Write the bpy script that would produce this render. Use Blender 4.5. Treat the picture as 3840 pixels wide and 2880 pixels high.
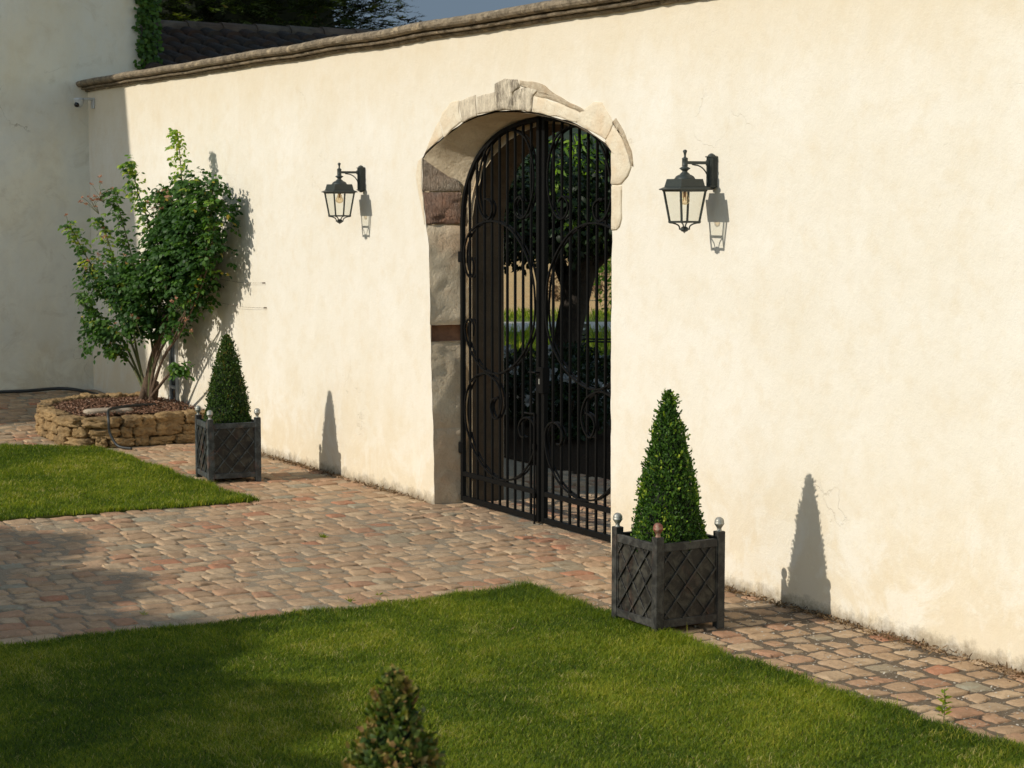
import bpy, bmesh, math, random
import numpy as np
from mathutils import Vector, Matrix, noise as mnoise

for o in list(bpy.data.objects): bpy.data.objects.remove(o)
S = bpy.context.scene
R = math.radians

# ------------------------------------------------------------------ camera
cam_d = bpy.data.cameras.new("camera"); cam = bpy.data.objects.new("camera", cam_d)
S.collection.objects.link(cam); S.camera = cam
cam_d.sensor_width = 36; cam_d.lens = 70.0; cam_d.clip_start = .1; cam_d.clip_end = 3000
CAM = Vector((13.0, -7.45, 2.5))
TH, PITCH = R(29.57), R(5.307)
fw = Vector((-math.cos(TH)*math.cos(PITCH), math.sin(TH)*math.cos(PITCH), -math.sin(PITCH)))
rt = Vector((math.sin(TH), math.cos(TH), 0)); up = rt.cross(fw)
cam.matrix_world = Matrix(((rt.x, up.x, -fw.x, CAM.x), (rt.y, up.y, -fw.y, CAM.y), (rt.z, up.z, -fw.z, CAM.z), (0, 0, 0, 1)))
cam_d.dof.use_dof = True; cam_d.dof.focus_distance = 13.5; cam_d.dof.aperture_fstop = 8.0

# ------------------------------------------------------------------ sun + sky
LD = Vector((0.114, 1.0, -0.58)).normalized()          # direction the light travels
sun_d = bpy.data.lights.new("sun", 'SUN'); sun = bpy.data.objects.new("sun", sun_d)
S.collection.objects.link(sun); sun_d.energy = 2.6; sun_d.angle = R(0.5); sun_d.color = (1, .94, .825)
sun.rotation_euler = LD.to_track_quat('-Z', 'Y').to_euler()
sun.location = (0, -30, 20)
W = bpy.data.worlds.new("World"); S.world = W; W.use_nodes = True
nt = W.node_tree; bg = nt.nodes['Background']; sky = nt.nodes.new('ShaderNodeTexSky')
sky.sky_type = 'NISHITA'; sky.sun_disc = False
sky.sun_elevation = math.asin(-LD.z); sky.sun_rotation = math.atan2(-LD.x, -LD.y)
sky.air_density = 1.0; sky.dust_density = 0.2; sky.ozone_density = 1.0
# slate grey haze painted into the sky colour, low on the side away from the sun
tc = nt.nodes.new('ShaderNodeTexCoord'); sp_ = nt.nodes.new('ShaderNodeSeparateXYZ'); nt.links.new(tc.outputs['Generated'], sp_.inputs[0])
def mr(sock, a, b):
    x = nt.nodes.new('ShaderNodeMapRange'); x.interpolation_type = 'SMOOTHSTEP'; nt.links.new(sock, x.inputs[0]); x.inputs[1].default_value = a; x.inputs[2].default_value = b; return x.outputs[0]
dt = nt.nodes.new('ShaderNodeVectorMath'); dt.operation = 'DOT_PRODUCT'; nt.links.new(tc.outputs['Generated'], dt.inputs[0]); dt.inputs[1].default_value = (-.8, .6, 0)
mm = nt.nodes.new('ShaderNodeMath'); mm.operation = 'MULTIPLY'; nt.links.new(mr(sp_.outputs[2], .42, .12), mm.inputs[0]); nt.links.new(mr(dt.outputs['Value'], .15, .6), mm.inputs[1])
mx_ = nt.nodes.new('ShaderNodeMix'); mx_.data_type = 'RGBA'; nt.links.new(mm.outputs[0], mx_.inputs[0]); nt.links.new(sky.outputs[0], mx_.inputs[6]); mx_.inputs[7].default_value = (.84, 1.15, 1.50, 1)
wm = nt.nodes.new('ShaderNodeMix'); wm.data_type = 'RGBA'; wm.blend_type = 'MULTIPLY'; wm.inputs[0].default_value = 1; nt.links.new(sky.outputs[0], wm.inputs[6]); wm.inputs[7].default_value = (1.12, 1.0, .83, 1)
nt.links.new(wm.outputs[2], mx_.inputs[6])
nt.links.new(mx_.outputs[2], bg.inputs[0]); bg.inputs[1].default_value = 0.135
S.view_settings.view_transform = 'Standard'; S.view_settings.look = 'None'
S.view_settings.exposure = 0.43; S.view_settings.gamma = 1
S.render.engine = 'CYCLES'
S.cycles.use_denoising = True
try: S.cycles.denoiser = 'OPENIMAGEDENOISE'
except Exception: pass
S.cycles.max_bounces = 7; S.cycles.diffuse_bounces = 3; S.cycles.glossy_bounces = 3
S.cycles.transmission_bounces = 6; S.cycles.transparent_max_bounces = 12
S.cycles.caustics_reflective = False; S.cycles.caustics_refractive = False

rng = np.random.default_rng(7); random.seed(7)

# ------------------------------------------------------------------ material helpers
class NT:
    def __init__(s, name):
        s.m = bpy.data.materials.new(name); s.m.use_nodes = True
        s.t = s.m.node_tree; s.b = s.t.nodes['Principled BSDF']; s.out = s.t.nodes['Material Output']
    def n(s, typ, ins=None, **kw):
        x = s.t.nodes.new('ShaderNode' + typ)
        for k, v in kw.items(): setattr(x, k, v)
        for k, v in (ins or {}).items(): s.put(x.inputs[k], v)
        return x
    def put(s, sock, v):
        if hasattr(v, 'links') or isinstance(v, bpy.types.NodeSocket): s.t.links.new(v, sock)
        elif isinstance(v, (tuple, list)) and len(v) == 3 and sock.type == 'RGBA': sock.default_value = (*v, 1)
        else: sock.default_value = v
    def pos(s, scale=(1, 1, 1), obj=False):
        if obj: p = s.n('TexCoord').outputs['Object']
        else: p = s.n('NewGeometry').outputs['Position']
        return s.n('Mapping', {'Vector': p, 'Scale': scale}).outputs[0]
    def noise(s, vec, scale, detail=4, rough=.55, dist=0):
        return s.n('TexNoise', {'Vector': vec, 'Scale': scale, 'Detail': detail, 'Roughness': rough, 'Distortion': dist}).outputs['Fac']
    def ramp(s, fac, stops, interp='LINEAR'):
        r = s.n('ValToRGB', {'Fac': fac}); cr = r.color_ramp; cr.interpolation = interp
        while len(cr.elements) < len(stops): cr.elements.new(.5)
        for e, (p, c) in zip(cr.elements, stops):
            e.position = p; e.color = (*c, 1) if isinstance(c, (tuple, list)) else (c, c, c, 1)
        return r.outputs['Color']
    def mix(s, f, a, b, mode='MIX'):
        x = s.n('Mix', data_type='RGBA', blend_type=mode)
        s.put(x.inputs[0], f); s.put(x.inputs[6], a); s.put(x.inputs[7], b); return x.outputs[2]
    def math(s, op, a, b=0.0, clamp=False):
        x = s.n('Math', operation=op, use_clamp=clamp); s.put(x.inputs[0], a); s.put(x.inputs[1], b); return x.outputs[0]
    def maprange(s, v, a, b, c=0.0, d=1.0):
        return s.n('MapRange', {'Value': v, 'From Min': a, 'From Max': b, 'To Min': c, 'To Max': d}).outputs[0]
    def z(s): return s.n('SeparateXYZ', {0: s.n('NewGeometry').outputs['Position']}).outputs
    def attr(s, name='v'): return s.n('Attribute', attribute_name=name).outputs['Fac']
    def bump(s, h, dist=.01, strength=1.0, prev=None):
        d = {'Height': h, 'Distance': dist, 'Strength': strength}
        if prev is not None: d['Normal'] = prev
        return s.n('Bump', d).outputs[0]
    def fin(s, col=None, rough=.8, metal=0.0, nrm=None, spec=None):
        if col is not None: s.put(s.b.inputs['Base Color'], col)
        s.put(s.b.inputs['Roughness'], rough); s.put(s.b.inputs['Metallic'], metal)
        if nrm is not None: s.put(s.b.inputs['Normal'], nrm)
        if spec is not None: s.b.inputs['Specular IOR Level'].default_value = spec
        return s.m

def plaster(name, base, dark, ochre, grey=0.0, crack=.35, stain_lo=.75):
    t = NT(name); P = t.pos(); zz = t.z()[2]
    big = t.noise(t.pos((.9, .9, .9)), 1.1, 6, .62)
    mid = t.noise(P, 5.5, 6, .65)
    streak = t.noise(t.pos((3.2, 3.2, .55)), 1.6, 5, .6, .4)
    col = t.mix(t.ramp(big, [(.36, 0), (.66, 1)]), base, dark)
    col = t.mix(t.math('MULTIPLY', t.ramp(mid, [(.48, 0), (.75, 1)]), .4), col, ochre)
    col = t.mix(t.math('MULTIPLY', t.ramp(streak, [(.5, 0), (.72, 1)]), .34), col, dark)
    # damp ochre staining near the foot of the wall
    zj = t.math('ADD', zz, t.math('MULTIPLY', t.math('SUBTRACT', t.noise(t.pos((1, 1, .6)), 1.5, 6, .65), .5), 1.5))
    low = t.maprange(zj, stain_lo+.25, .15)
    blot = t.ramp(t.noise(P, 2.4, 8, .72, .6), [(.43, .12), (.54, 1)])
    col = t.mix(t.math('MULTIPLY', t.math('MULTIPLY', low, blot), .62, True), col, ochre)
    pale = t.ramp(t.noise(t.pos((1, 1, 1.3)), 7, 8, .75, .3), [(.55, 0), (.63, 1)])
    col = t.mix(t.math('MULTIPLY', t.math('MULTIPLY', low, pale), .45), col, (.80, .72, .56))
    # band of weathering under the coping
    hi = t.maprange(t.math('ADD', zz, t.math('MULTIPLY', t.math('SUBTRACT', t.noise(t.pos((1, 1, .7)), 2.0, 6, .7), .5), 1.2)), 3.0, 3.6)
    col = t.mix(t.math('MULTIPLY', hi, .45), col, ochre)
    foot = t.maprange(t.math('ADD', zz, t.math('MULTIPLY', t.math('SUBTRACT', t.noise(P, 9, 6, .8), .5), .28)), .10, .015)
    col = t.mix(t.math('MULTIPLY', foot, .75), col, (.19, .14, .085))
    if grey:
        g = t.ramp(t.noise(t.pos((1, 1, .8)), .8, 7, .7, .5), [(.35, 0), (.65, 1)])
        col = t.mix(t.math('MULTIPLY', g, grey), col, (.70, .69, .63))
        g2 = t.ramp(t.noise(P, 2.6, 8, .75, .8), [(.56, 0), (.72, 1)])
        col = t.mix(t.math('MULTIPLY', g2, .5), col, (.50, .43, .31))
    # hair cracks: thin lines of warped cells, shown only in a few places
    wv = t.n('VectorMath', {0: t.pos((1, 1, 1)), 1: t.n('VectorMath', {0: t.n('TexNoise', {'Vector': P, 'Scale': 3.5, 'Detail': 5}).outputs['Color'], 'Scale': .5}, operation='SCALE').outputs[0]}, operation='ADD').outputs[0]
    vd = t.n('TexVoronoi', {'Vector': wv, 'Scale': 1.05}, feature='DISTANCE_TO_EDGE').outputs['Distance']
    ln = t.math('MULTIPLY', t.maprange(vd, .0055, .0015), t.ramp(t.noise(P, .9, 3, .6), [(.60, 0), (.66, 1)]))
    col = t.mix(t.math('MULTIPLY', ln, crack), col, (.22, .16, .09))
    sp = t.ramp(t.noise(P, 60, 3, .6), [(.70, 0), (.74, 1)])
    col = t.mix(t.math('MULTIPLY', sp, .18), col, (.30, .22, .13))
    b1 = t.bump(t.noise(t.pos((1, 1, .7)), 9, 7, .62), .018, .55)
    b2 = t.bump(t.noise(P, 75, 4, .7), .004, .55, b1)
    b3 = t.bump(t.math('SUBTRACT', 1.0, ln), .004, .6, b2)
    return t.fin(col, .93, 0, b3, .15)

def stone(name, c1, c2, c3, tool=0.0, rough_d=.02, scale=6):
    t = NT(name); P = t.pos()
    a = t.noise(P, scale, 7, .65, .3); b = t.noise(P, scale*.35, 5, .6)
    col = t.mix(t.ramp(a, [(.35, 0), (.68, 1)]), c1, c2)
    col = t.mix(t.math('MULTIPLY', t.ramp(b, [(.48, 0), (.66, 1)]), .8), col, c3)
    pit = t.ramp(t.noise(P, scale*9, 4, .7), [(.60, 0), (.72, 1)])
    col = t.mix(t.math('MULTIPLY', pit, .35), col, (.10, .08, .06))
    h = t.noise(P, scale*2.2, 8, .72)
    nb = t.bump(h, rough_d, .8)
    if tool:
        w = t.n('TexWave', {'Vector': t.n('Mapping', {'Vector': t.pos(), 'Rotation': (R(14), 0, 0), 'Scale': (1, 1, .16)}).outputs[0], 'Scale': 9, 'Distortion': 16, 'Detail': 6, 'Detail Scale': 1.6, 'Detail Roughness': .75}, bands_direction='Y').outputs['Fac']
        nb = t.bump(w, tool, .9, nb)
        col = t.mix(t.math('MULTIPLY', w, .16), col, t.mix(.5, c1, (.12, .09, .07)))
    return t.fin(col, .95, 0, nb, .12)

def leafmat(name, stops, trans=.3, rough=.45, tcol=None):
    t = NT(name); v = t.attr()
    col = t.ramp(v, stops)
    t.put(t.b.inputs['Base Color'], col); t.b.inputs['Roughness'].default_value = rough
    t.b.inputs['Specular IOR Level'].default_value = .22
    tr = t.n('BsdfTranslucent', {'Color': t.mix(1.0, col, tcol or (1.6, 1.9, .5), 'MULTIPLY')})
    mx = t.n('MixShader', {0: trans, 1: t.b.outputs[0], 2: tr.outputs[0]})
    t.t.links.new(mx.outputs[0], t.out.inputs[0]); return t.m

def plain(name, col, rough=.6, metal=0.0, nscale=0, ncol=None, nb=0.0, spec=None):
    t = NT(name); c = col; nr = None
    if nscale:
        f = t.noise(t.pos(), nscale, 6, .65)
        c = t.mix(t.ramp(f, [(.42, 0), (.68, 1)]), col, ncol or col)
        if nb: nr = t.bump(f, nb, .8)
    return t.fin(c, rough, metal, nr, spec)

M = {}
M['plaster'] = plaster('cream_plaster', (.80, .75, .66), (.75, .685, .57), (.68, .56, .38), crack=.15)
M['plaster_shade'] = plaster('grey_plaster', (.90, .85, .71), (.82, .75, .59), (.56, .46, .31), grey=.8, crack=.6, stain_lo=1.2)
M['reveal'] = stone('reveal_render', (.74, .62, .45), (.56, .45, .31), (.60, .42, .27), 0, .035, 5)
M['passage_shade'] = stone('passage_shade_render', (.11, .078, .05), (.07, .05, .032), (.10, .06, .035), 0, .03, 5)  # low light inside the passage is put into this dark colour
M['reveal_pale'] = stone('pale_render', (.68, .56, .39), (.56, .43, .27), (.50, .33, .18), 0, .02, 5)
M['tool_grey'] = stone('tooled_stone', (.52, .43, .33), (.38, .30, .23), (.42, .28, .20), .035, .02, 7)
M['tool_red'] = stone('red_tooled_stone', (.46, .36, .29), (.36, .26, .21), (.45, .23, .14), .045, .03, 6)
M['vous'] = stone('arch_limestone', (.80, .71, .55), (.70, .58, .42), (.72, .54, .35), 0, .022, 7)
def weathered(dk=(.20, .165, .125)):
    t = NT('weathered_limestone'); P = t.pos()
    s = t.noise(t.pos((9, 9, 3.2)), 3.2, 9, .8, .6)
    blot = t.noise(P, 4, 6, .7)
    f = t.math('MULTIPLY', t.ramp(s, [(.36, 0), (.56, 1)]), t.ramp(blot, [(.34, .3), (.55, 1)]))
    col = t.mix(f, (.76, .66, .50), dk)
    return t.fin(col, .95, 0, t.bump(t.noise(P, 16, 8, .75), .02, .8), .1)
M['weath'] = weathered()
M['weath2'] = weathered((.44, .37, .28))
M['rubble'] = stone('rubble_mortar', (.70, .59, .43), (.52, .40, .27), (.60, .44, .28), 0, .04, 22)
def coping():
    t = NT('coping_stone'); P = t.pos(); nz = t.n('SeparateXYZ', {0: t.n('NewGeometry').outputs['Normal']}).outputs[2]
    a = t.noise(P, 7, 8, .72, .3)
    col = t.mix(t.ramp(a, [(.38, 0), (.62, 1)]), (.34, .27, .185), (.15, .12, .085))
    li = t.ramp(t.noise(P, 28, 6, .8), [(.52, 0), (.62, 1)])
    col = t.mix(t.math('MULTIPLY', li, .6), col, (.08, .065, .045))
    pl = t.ramp(t.noise(t.pos((.5, 1, 1)), 11, 6, .7), [(.60, 0), (.66, 1)])
    col = t.mix(t.math('MULTIPLY', pl, .55), col, (.60, .47, .30))
    return t.fin(col, .97, 0, t.bump(t.noise(P, 30, 8, .75), .012, .9), .1)
M['coping'] = coping()
def iron():
    t = NT('black_iron'); f = t.noise(t.pos(), 18, 5, .6)
    return t.fin(t.mix(f, (.004, .004, .0038), (.009, .0085, .008)), t.maprange(f, .3, .7, .5, .68), 0, t.bump(t.noise(t.pos(), 90, 3), .001, .4), .10)
M['iron'] = iron()
M['lampmetal'] = plain('lamp_metal', (.035, .042, .038), .42, .15, 120, (.045, .055, .05), .0005)
def zinc(name, face, worn, rust, amount):
    t = NT(name); P = t.pos(obj=False)
    f = t.noise(P, 14, 8, .72, .6); g = t.noise(P, 42, 6, .75)
    col = t.mix(t.ramp(f, [(.45, 0), (.62, 1)]), face, worn)
    col = t.mix(t.math('MULTIPLY', t.ramp(g, [(.52, 0), (.64, 1)]), .5), col, face)
    rz = t.noise(t.pos((1, 1, .6)), 6.5, 6, .7, .4)
    zz = t.z()[2]
    rf = t.math('MULTIPLY', t.ramp(rz, [(.56, 0), (.66, 1)]), t.maprange(zz, .5, .05, amount*.5, amount))
    col = t.mix(rf, col, rust)
    return t.fin(col, t.maprange(f, .3, .7, .45, .75), .25, t.bump(f, .003, .7), .4)
M['zinc'] = zinc('planter_metal', (.026, .025, .024), (.080, .077, .068), (.16, .06, .03), .45)
M['zinc2'] = zinc('planter_metal_blue', (.032, .036, .037), (.10, .112, .112), (.22, .09, .05), .6)
M['zincpanel'] = zinc('planter_panel', (.018, .016, .014), (.070, .064, .050), (.13, .05, .028), .30)
M['silver'] = plain('silver_ball', (.42, .42, .38), .48, .5, 60, (.22, .21, .18), .002)
M['rust'] = plain('rusty_ball', (.20, .05, .03), .6, .3, 30, (.36, .27, .2), .001)
M['soil'] = plain('dark_soil', (.035, .024, .016), .95, 0, 40, (.07, .048, .032), .02, 0.0)
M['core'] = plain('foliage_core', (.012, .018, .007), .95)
M['bark'] = plain('cane_bark', (.12, .075, .045), .9, 0, 30, (.07, .045, .03), .006)
M['greencane'] = plain('green_cane', (.10, .13, .04), .8, 0, 30, (.14, .10, .05), .002)
M['treebark'] = plain('tree_bark', (.040, .030, .022), .95, 0, 14, (.018, .013, .010), .04)
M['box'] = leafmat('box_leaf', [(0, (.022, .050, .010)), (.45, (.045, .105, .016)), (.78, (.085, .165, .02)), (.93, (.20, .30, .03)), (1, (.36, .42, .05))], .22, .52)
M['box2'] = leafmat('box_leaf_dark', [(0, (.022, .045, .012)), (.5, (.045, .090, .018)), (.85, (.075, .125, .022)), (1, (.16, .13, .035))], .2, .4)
M['box3'] = leafmat('box_leaf_scorched', [(0, (.03, .055, .012)), (.45, (.06, .10, .02)), (.70, (.13, .16, .025)), (.84, (.22, .16, .045)), (.95, (.26, .15, .06)), (1, (.36, .24, .09))], .2, .5)
M['rose'] = leafmat('rose_leaf', [(0, (.020, .055, .014)), (.5, (.045, .105, .020)), (.8, (.085, .175, .025)), (.95, (.20, .30, .04)), (1, (.42, .32, .05))], .28, .5)
M['roselight'] = leafmat('young_rose_leaf', [(0, (.10, .19, .03)), (.6, (.22, .32, .045)), (1, (.44, .46, .07))], .4, .4)
M['flowerdead'] = leafmat('faded_rose', [(0, (.40, .16, .08)), (1, (.62, .36, .25))], .3, .7, (1.2, 1, .8))
M['grass'] = leafmat('grass_blade', [(0, (.050, .095, .008)), (.4, (.150, .215, .014)), (.75, (.28, .315, .024)), (.93, (.44, .40, .06)), (1, (.52, .44, .18))], .4, .5, (1.4, 1.5, .5))
M['vine'] = leafmat('vine_leaf', [(0, (.025, .06, .012)), (1, (.07, .14, .02))], .25, .45)
M['cypress'] = leafmat('cypress_frond', [(0, (.008, .016, .006)), (.6, (.036, .060, .012)), (.9, (.12, .16, .025)), (1, (.16, .10, .04))], .15, .6)
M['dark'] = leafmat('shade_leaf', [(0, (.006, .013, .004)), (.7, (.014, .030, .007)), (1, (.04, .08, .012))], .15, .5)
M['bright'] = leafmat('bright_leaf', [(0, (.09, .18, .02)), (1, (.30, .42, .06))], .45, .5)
M['petal'] = leafmat('white_petal', [(0, (.30, .31, .30)), (1, (.62, .62, .60))], .3, .6, (1, 1, 1))
M['whitepaint'] = plain('white_paint', (.55, .56, .56), .45)
M['black'] = plain('black_plastic', (.008, .008, .009), .25)
M['hose'] = plain('hose_rubber', (.020, .023, .024), .5)
M['chair'] = plain('chair_green', (.008, .018, .012), .45)
M['darkglass'] = plain('dark_pane', (.02, .025, .03), .08)
M['terra'] = plain('terracotta', (.28, .14, .08), .9, 0, 20, (.20, .10, .06), .004)
M['tile'] = stone('roof_tile', (.055, .047, .041), (.028, .025, .023), (.07, .043, .033), 0, .01, 5)
M['straw'] = leafmat('dry_litter', [(0, (.10, .06, .03)), (.6, (.25, .16, .08)), (1, (.42, .30, .16))], .1, .9, (1, 1, 1))
M['rock'] = stone('ochre_rubble', (.48, .325, .165), (.34, .215, .10), (.20, .14, .08), 0, .06, 11)
M['mulch'] = leafmat('mulch_chip', [(0, (.09, .045, .028)), (.5, (.24, .12, .07)), (.85, (.40, .25, .17)), (1, (.58, .46, .36))], .0, .9, (1, 1, 1))

def cobble():
    t = NT('cobble_stone'); v = t.attr(); P = t.pos()
    pal = [(.0, (.47, .34, .215)), (.13, (.41, .29, .185)), (.27, (.52, .40, .265)), (.42, (.45, .29, .185)), (.55, (.49, .36, .235)), (.68, (.42, .245, .155)), (.75, (.46, .325, .21)), (.84, (.34, .30, .215)), (.89, (.43, .34, .235)), (.955, (.44, .215, .13)), (.98, (.33, .325, .25))]
    col = t.ramp(v, pal, 'CONSTANT')
    n1 = t.noise(P, 9, 7, .7, .4)
    col = t.mix(t.math('MULTIPLY', t.ramp(n1, [(.40, 0), (.66, 1)]), .6), col, (.26, .18, .11))
    n2 = t.ramp(t.noise(P, 26, 6, .7), [(.56, 0), (.70, 1)])
    col = t.mix(t.math('MULTIPLY', n2, .4), col, (.58, .46, .33))
    n3 = t.ramp(t.noise(P, 70, 5, .75), [(.52, 0), (.66, 1)])
    col = t.mix(t.math('MULTIPLY', n3, .45), col, (.20, .14, .09))
    col = t.mix(1.0, col, (1.16, 1.09, 1.04), 'MULTIPLY')
    return t.fin(col, .9, 0, t.bump(t.noise(P, 20, 9, .75), .022, .9), .15)
M['cobble'] = cobble()
def mortar():
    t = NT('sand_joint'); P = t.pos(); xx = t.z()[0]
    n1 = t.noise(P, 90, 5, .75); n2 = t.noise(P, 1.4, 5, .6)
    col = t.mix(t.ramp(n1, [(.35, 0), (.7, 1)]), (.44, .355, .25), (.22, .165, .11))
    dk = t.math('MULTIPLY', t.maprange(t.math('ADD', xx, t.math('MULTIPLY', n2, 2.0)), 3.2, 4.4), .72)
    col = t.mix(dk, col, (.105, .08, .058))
    wh = t.ramp(t.noise(P, 60, 3, .5), [(.66, 0), (.70, 1)])
    col = t.mix(t.math('MULTIPLY', wh, .7), col, (.62, .56, .47))
    return t.fin(col, .97, 0, t.bump(n1, .012, .9), .1)
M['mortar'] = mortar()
def turf():
    t = NT('turf_soil'); P = t.pos()
    return t.fin(t.mix(t.noise(P, 40, 6, .7), (.05, .06, .012), (.12, .125, .03)), .97, 0, t.bump(t.noise(P, 60, 5, .7), .02, .8), .05)
M['turf'] = turf()
def ground_mat(name, a, b, c, sc):
    t = NT(name); P = t.pos()
    col = t.mix(t.ramp(t.noise(P, sc, 8, .7), [(.4, 0), (.62, 1)]), a, b)
    col = t.mix(t.math('MULTIPLY', t.ramp(t.noise(P, sc*.12, 6, .7), [(.48, 0), (.64, 1)]), .7), col, c)
    return t.fin(col, .97, 0, t.bump(t.noise(P, sc*2, 6, .7), .03, .8), .05)
M['field'] = ground_mat('dry_field', (.62, .41, .19), (.48, .30, .13), (.50, .36, .17), 6)
M['greenstrip'] = ground_mat('meadow_grass', (.12, .18, .03), (.20, .24, .05), (.26, .22, .07), 8)
M['gravel'] = ground_mat('pale_gravel', (.66, .60, .50), (.55, .49, .40), (.6, .54, .45), 30)
M['hill'] = ground_mat('wooded_hill', (.030, .042, .030), (.018, .028, .020), (.045, .055, .042), .12)
def glass():
    t = NT('lantern_glass'); t.t.nodes.remove(t.b)
    fr = t.n('Fresnel', {'IOR': 1.35})
    mx = t.n('MixShader', {0: fr.outputs[0], 1: t.n('BsdfTransparent', {'Color': (.95, .96, .94)}).outputs[0], 2: t.n('BsdfGlossy', {'Roughness': .03}).outputs[0]})
    t.t.links.new(mx.outputs[0], t.out.inputs[0]); return t.m
M['glass'] = glass()
def bulbglass():
    t = NT('amber_glass'); t.t.nodes.remove(t.b)
    fr = t.n('LayerWeight', {'Blend': .35})
    mx = t.n('MixShader', {0: fr.outputs['Facing'], 1: t.n('BsdfTransparent', {'Color': (.99, .90, .76)}).outputs[0], 2: t.n('BsdfGlossy', {'Roughness': .05, 'Color': (.9, .75, .5)}).outputs[0]})
    t.t.links.new(mx.outputs[0], t.out.inputs[0]); return t.m
M['bulb'] = bulbglass()
M['amber'] = plain('amber_stem', (.70, .42, .25), .3)

# ------------------------------------------------------------------ object helpers
def tag(o, label=None, cat=None, group=None, kind=None):
    if label: o['label'] = label
    if cat: o['category'] = cat
    if group: o['group'] = group
    if kind: o['kind'] = kind
    return o
def empty(name, loc=(0, 0, 0), rz=0, **k):
    o = bpy.data.objects.new(name, None); S.collection.objects.link(o); o.empty_display_size = .1
    o.location = loc; o.rotation_euler = (0, 0, rz); return tag(o, **k)
def link(name, me, mat, parent=None, smooth=False):
    o = bpy.data.objects.new(name, me); S.collection.objects.link(o)
    if mat is not None: me.materials.append(mat)
    if smooth: me.polygons.foreach_set('use_smooth', [True]*len(me.polygons))
    if parent is not None: o.parent = parent
    return o
class MB:
    def __init__(s): s.v = []; s.f = []
    def add(s, v, f):
        b = len(s.v); s.v += [tuple(p) for p in v]; s.f += [tuple(i+b for i in q) for q in f]; return s
    def box(s, x0, x1, y0, y1, z0, z1):
        return s.add([(x0, y0, z0), (x1, y0, z0), (x1, y1, z0), (x0, y1, z0), (x0, y0, z1), (x1, y0, z1), (x1, y1, z1), (x0, y1, z1)],
                     [(0, 3, 2, 1), (4, 5, 6, 7), (0, 1, 5, 4), (1, 2, 6, 5), (2, 3, 7, 6), (3, 0, 4, 7)])
    def frustum(s, c, z0, w0, z1, w1):
        x, y = c; a, b = w0/2, w1/2
        return s.add([(x-a, y-a, z0), (x+a, y-a, z0), (x+a, y+a, z0), (x-a, y+a, z0), (x-b, y-b, z1), (x+b, y-b, z1), (x+b, y+b, z1), (x-b, y+b, z1)],
                     [(0, 3, 2, 1), (4, 5, 6, 7), (0, 1, 5, 4), (1, 2, 6, 5), (2, 3, 7, 6), (3, 0, 4, 7)])
    def lathe(s, prof, c=(0, 0), n=16, cap=True):
        v = []; f = []
        for r, z in prof:
            for k in range(n):
                a = 2*math.pi*k/n; v.append((c[0]+r*math.cos(a), c[1]+r*math.sin(a), z))
        for i in range(len(prof)-1):
            for k in range(n): f.append((i*n+k, i*n+(k+1) % n, (i+1)*n+(k+1) % n, (i+1)*n+k))
        if cap: f.append(tuple(range(n))[::-1]); f.append(tuple((len(prof)-1)*n+k for k in range(n)))
        return s.add(v, f)
    def tube(s, pts, r, n=8, r1=None):
        pts = [Vector(p) for p in pts]; m = len(pts); v = []; f = []
        ref = Vector((0, 0, 1)); t0 = (pts[1]-pts[0]).normalized()
        if abs(t0.dot(ref)) > .9: ref = Vector((1, 0, 0))
        nrm = (ref-t0*ref.dot(t0)).normalized()
        for i, p in enumerate(pts):
            t = (pts[min(i+1, m-1)]-pts[max(i-1, 0)]).normalized()
            nrm = (nrm-t*nrm.dot(t)).normalized(); b = t.cross(nrm)
            rr = r if r1 is None else r+(r1-r)*i/(m-1)
            for k in range(n):
                a = 2*math.pi*k/n; v.append(p+nrm*rr*math.cos(a)+b*rr*math.sin(a))
        for i in range(m-1):
            for k in range(n): f.append((i*n+k, i*n+(k+1) % n, (i+1)*n+(k+1) % n, (i+1)*n+k))
        f.append(tuple(range(n))[::-1]); f.append(tuple((m-1)*n+k for k in range(n)))
        return s.add(v, f)
    def ribbon(s, pts, thick, depth, y=0.0):
        """flat bar swept along (x,z) points in a plane of constant y: thick in plane, depth along y"""
        pts = [Vector((p[0], p[1])) for p in pts]; m = len(pts); v = []; f = []
        for i, p in enumerate(pts):
            a = pts[max(i-1, 0)]; b = pts[min(i+1, m-1)]; t = (b-a).normalized(); n = Vector((-t.y, t.x))*thick/2
            for q, yy in ((p+n, y-depth/2), (p-n, y-depth/2), (p-n, y+depth/2), (p+n, y+depth/2)): v.append((q.x, yy, q.y))
        for i in range(m-1):
            for k in range(4): f.append((i*4+k, i*4+(k+1) % 4, (i+1)*4+(k+1) % 4, (i+1)*4+k))
        f.append((3, 2, 1, 0)); f.append(tuple((m-1)*4+k for k in range(4)))
        return s.add(v, f)
    def prism(s, poly, y0, y1):
        n = len(poly)
        v = [(x, y0, z) for x, z in poly]+[(x, y1, z) for x, z in poly]
        f = [tuple(range(n)), tuple(range(2*n-1, n-1, -1))]+[(i, i+n, (i+1) % n+n, (i+1) % n) for i in range(n)]
        return s.add(v, f)
    def build(s, name, mat, parent=None, smooth=False, bevel=0.0, fix=True, seg=1):
        me = bpy.data.meshes.new(name); me.from_pydata(s.v, [], s.f)
        if fix:
            bm = bmesh.new(); bm.from_mesh(me); bmesh.ops.recalc_face_normals(bm, faces=bm.faces); bm.to_mesh(me); bm.free()
        o = link(name, me, mat, parent, smooth)
        if bevel:
            b = o.modifiers.new('bevel', 'BEVEL'); b.width = bevel; b.segments = seg; b.limit_method = 'ANGLE'; b.angle_limit = R(40)
        return o
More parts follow.
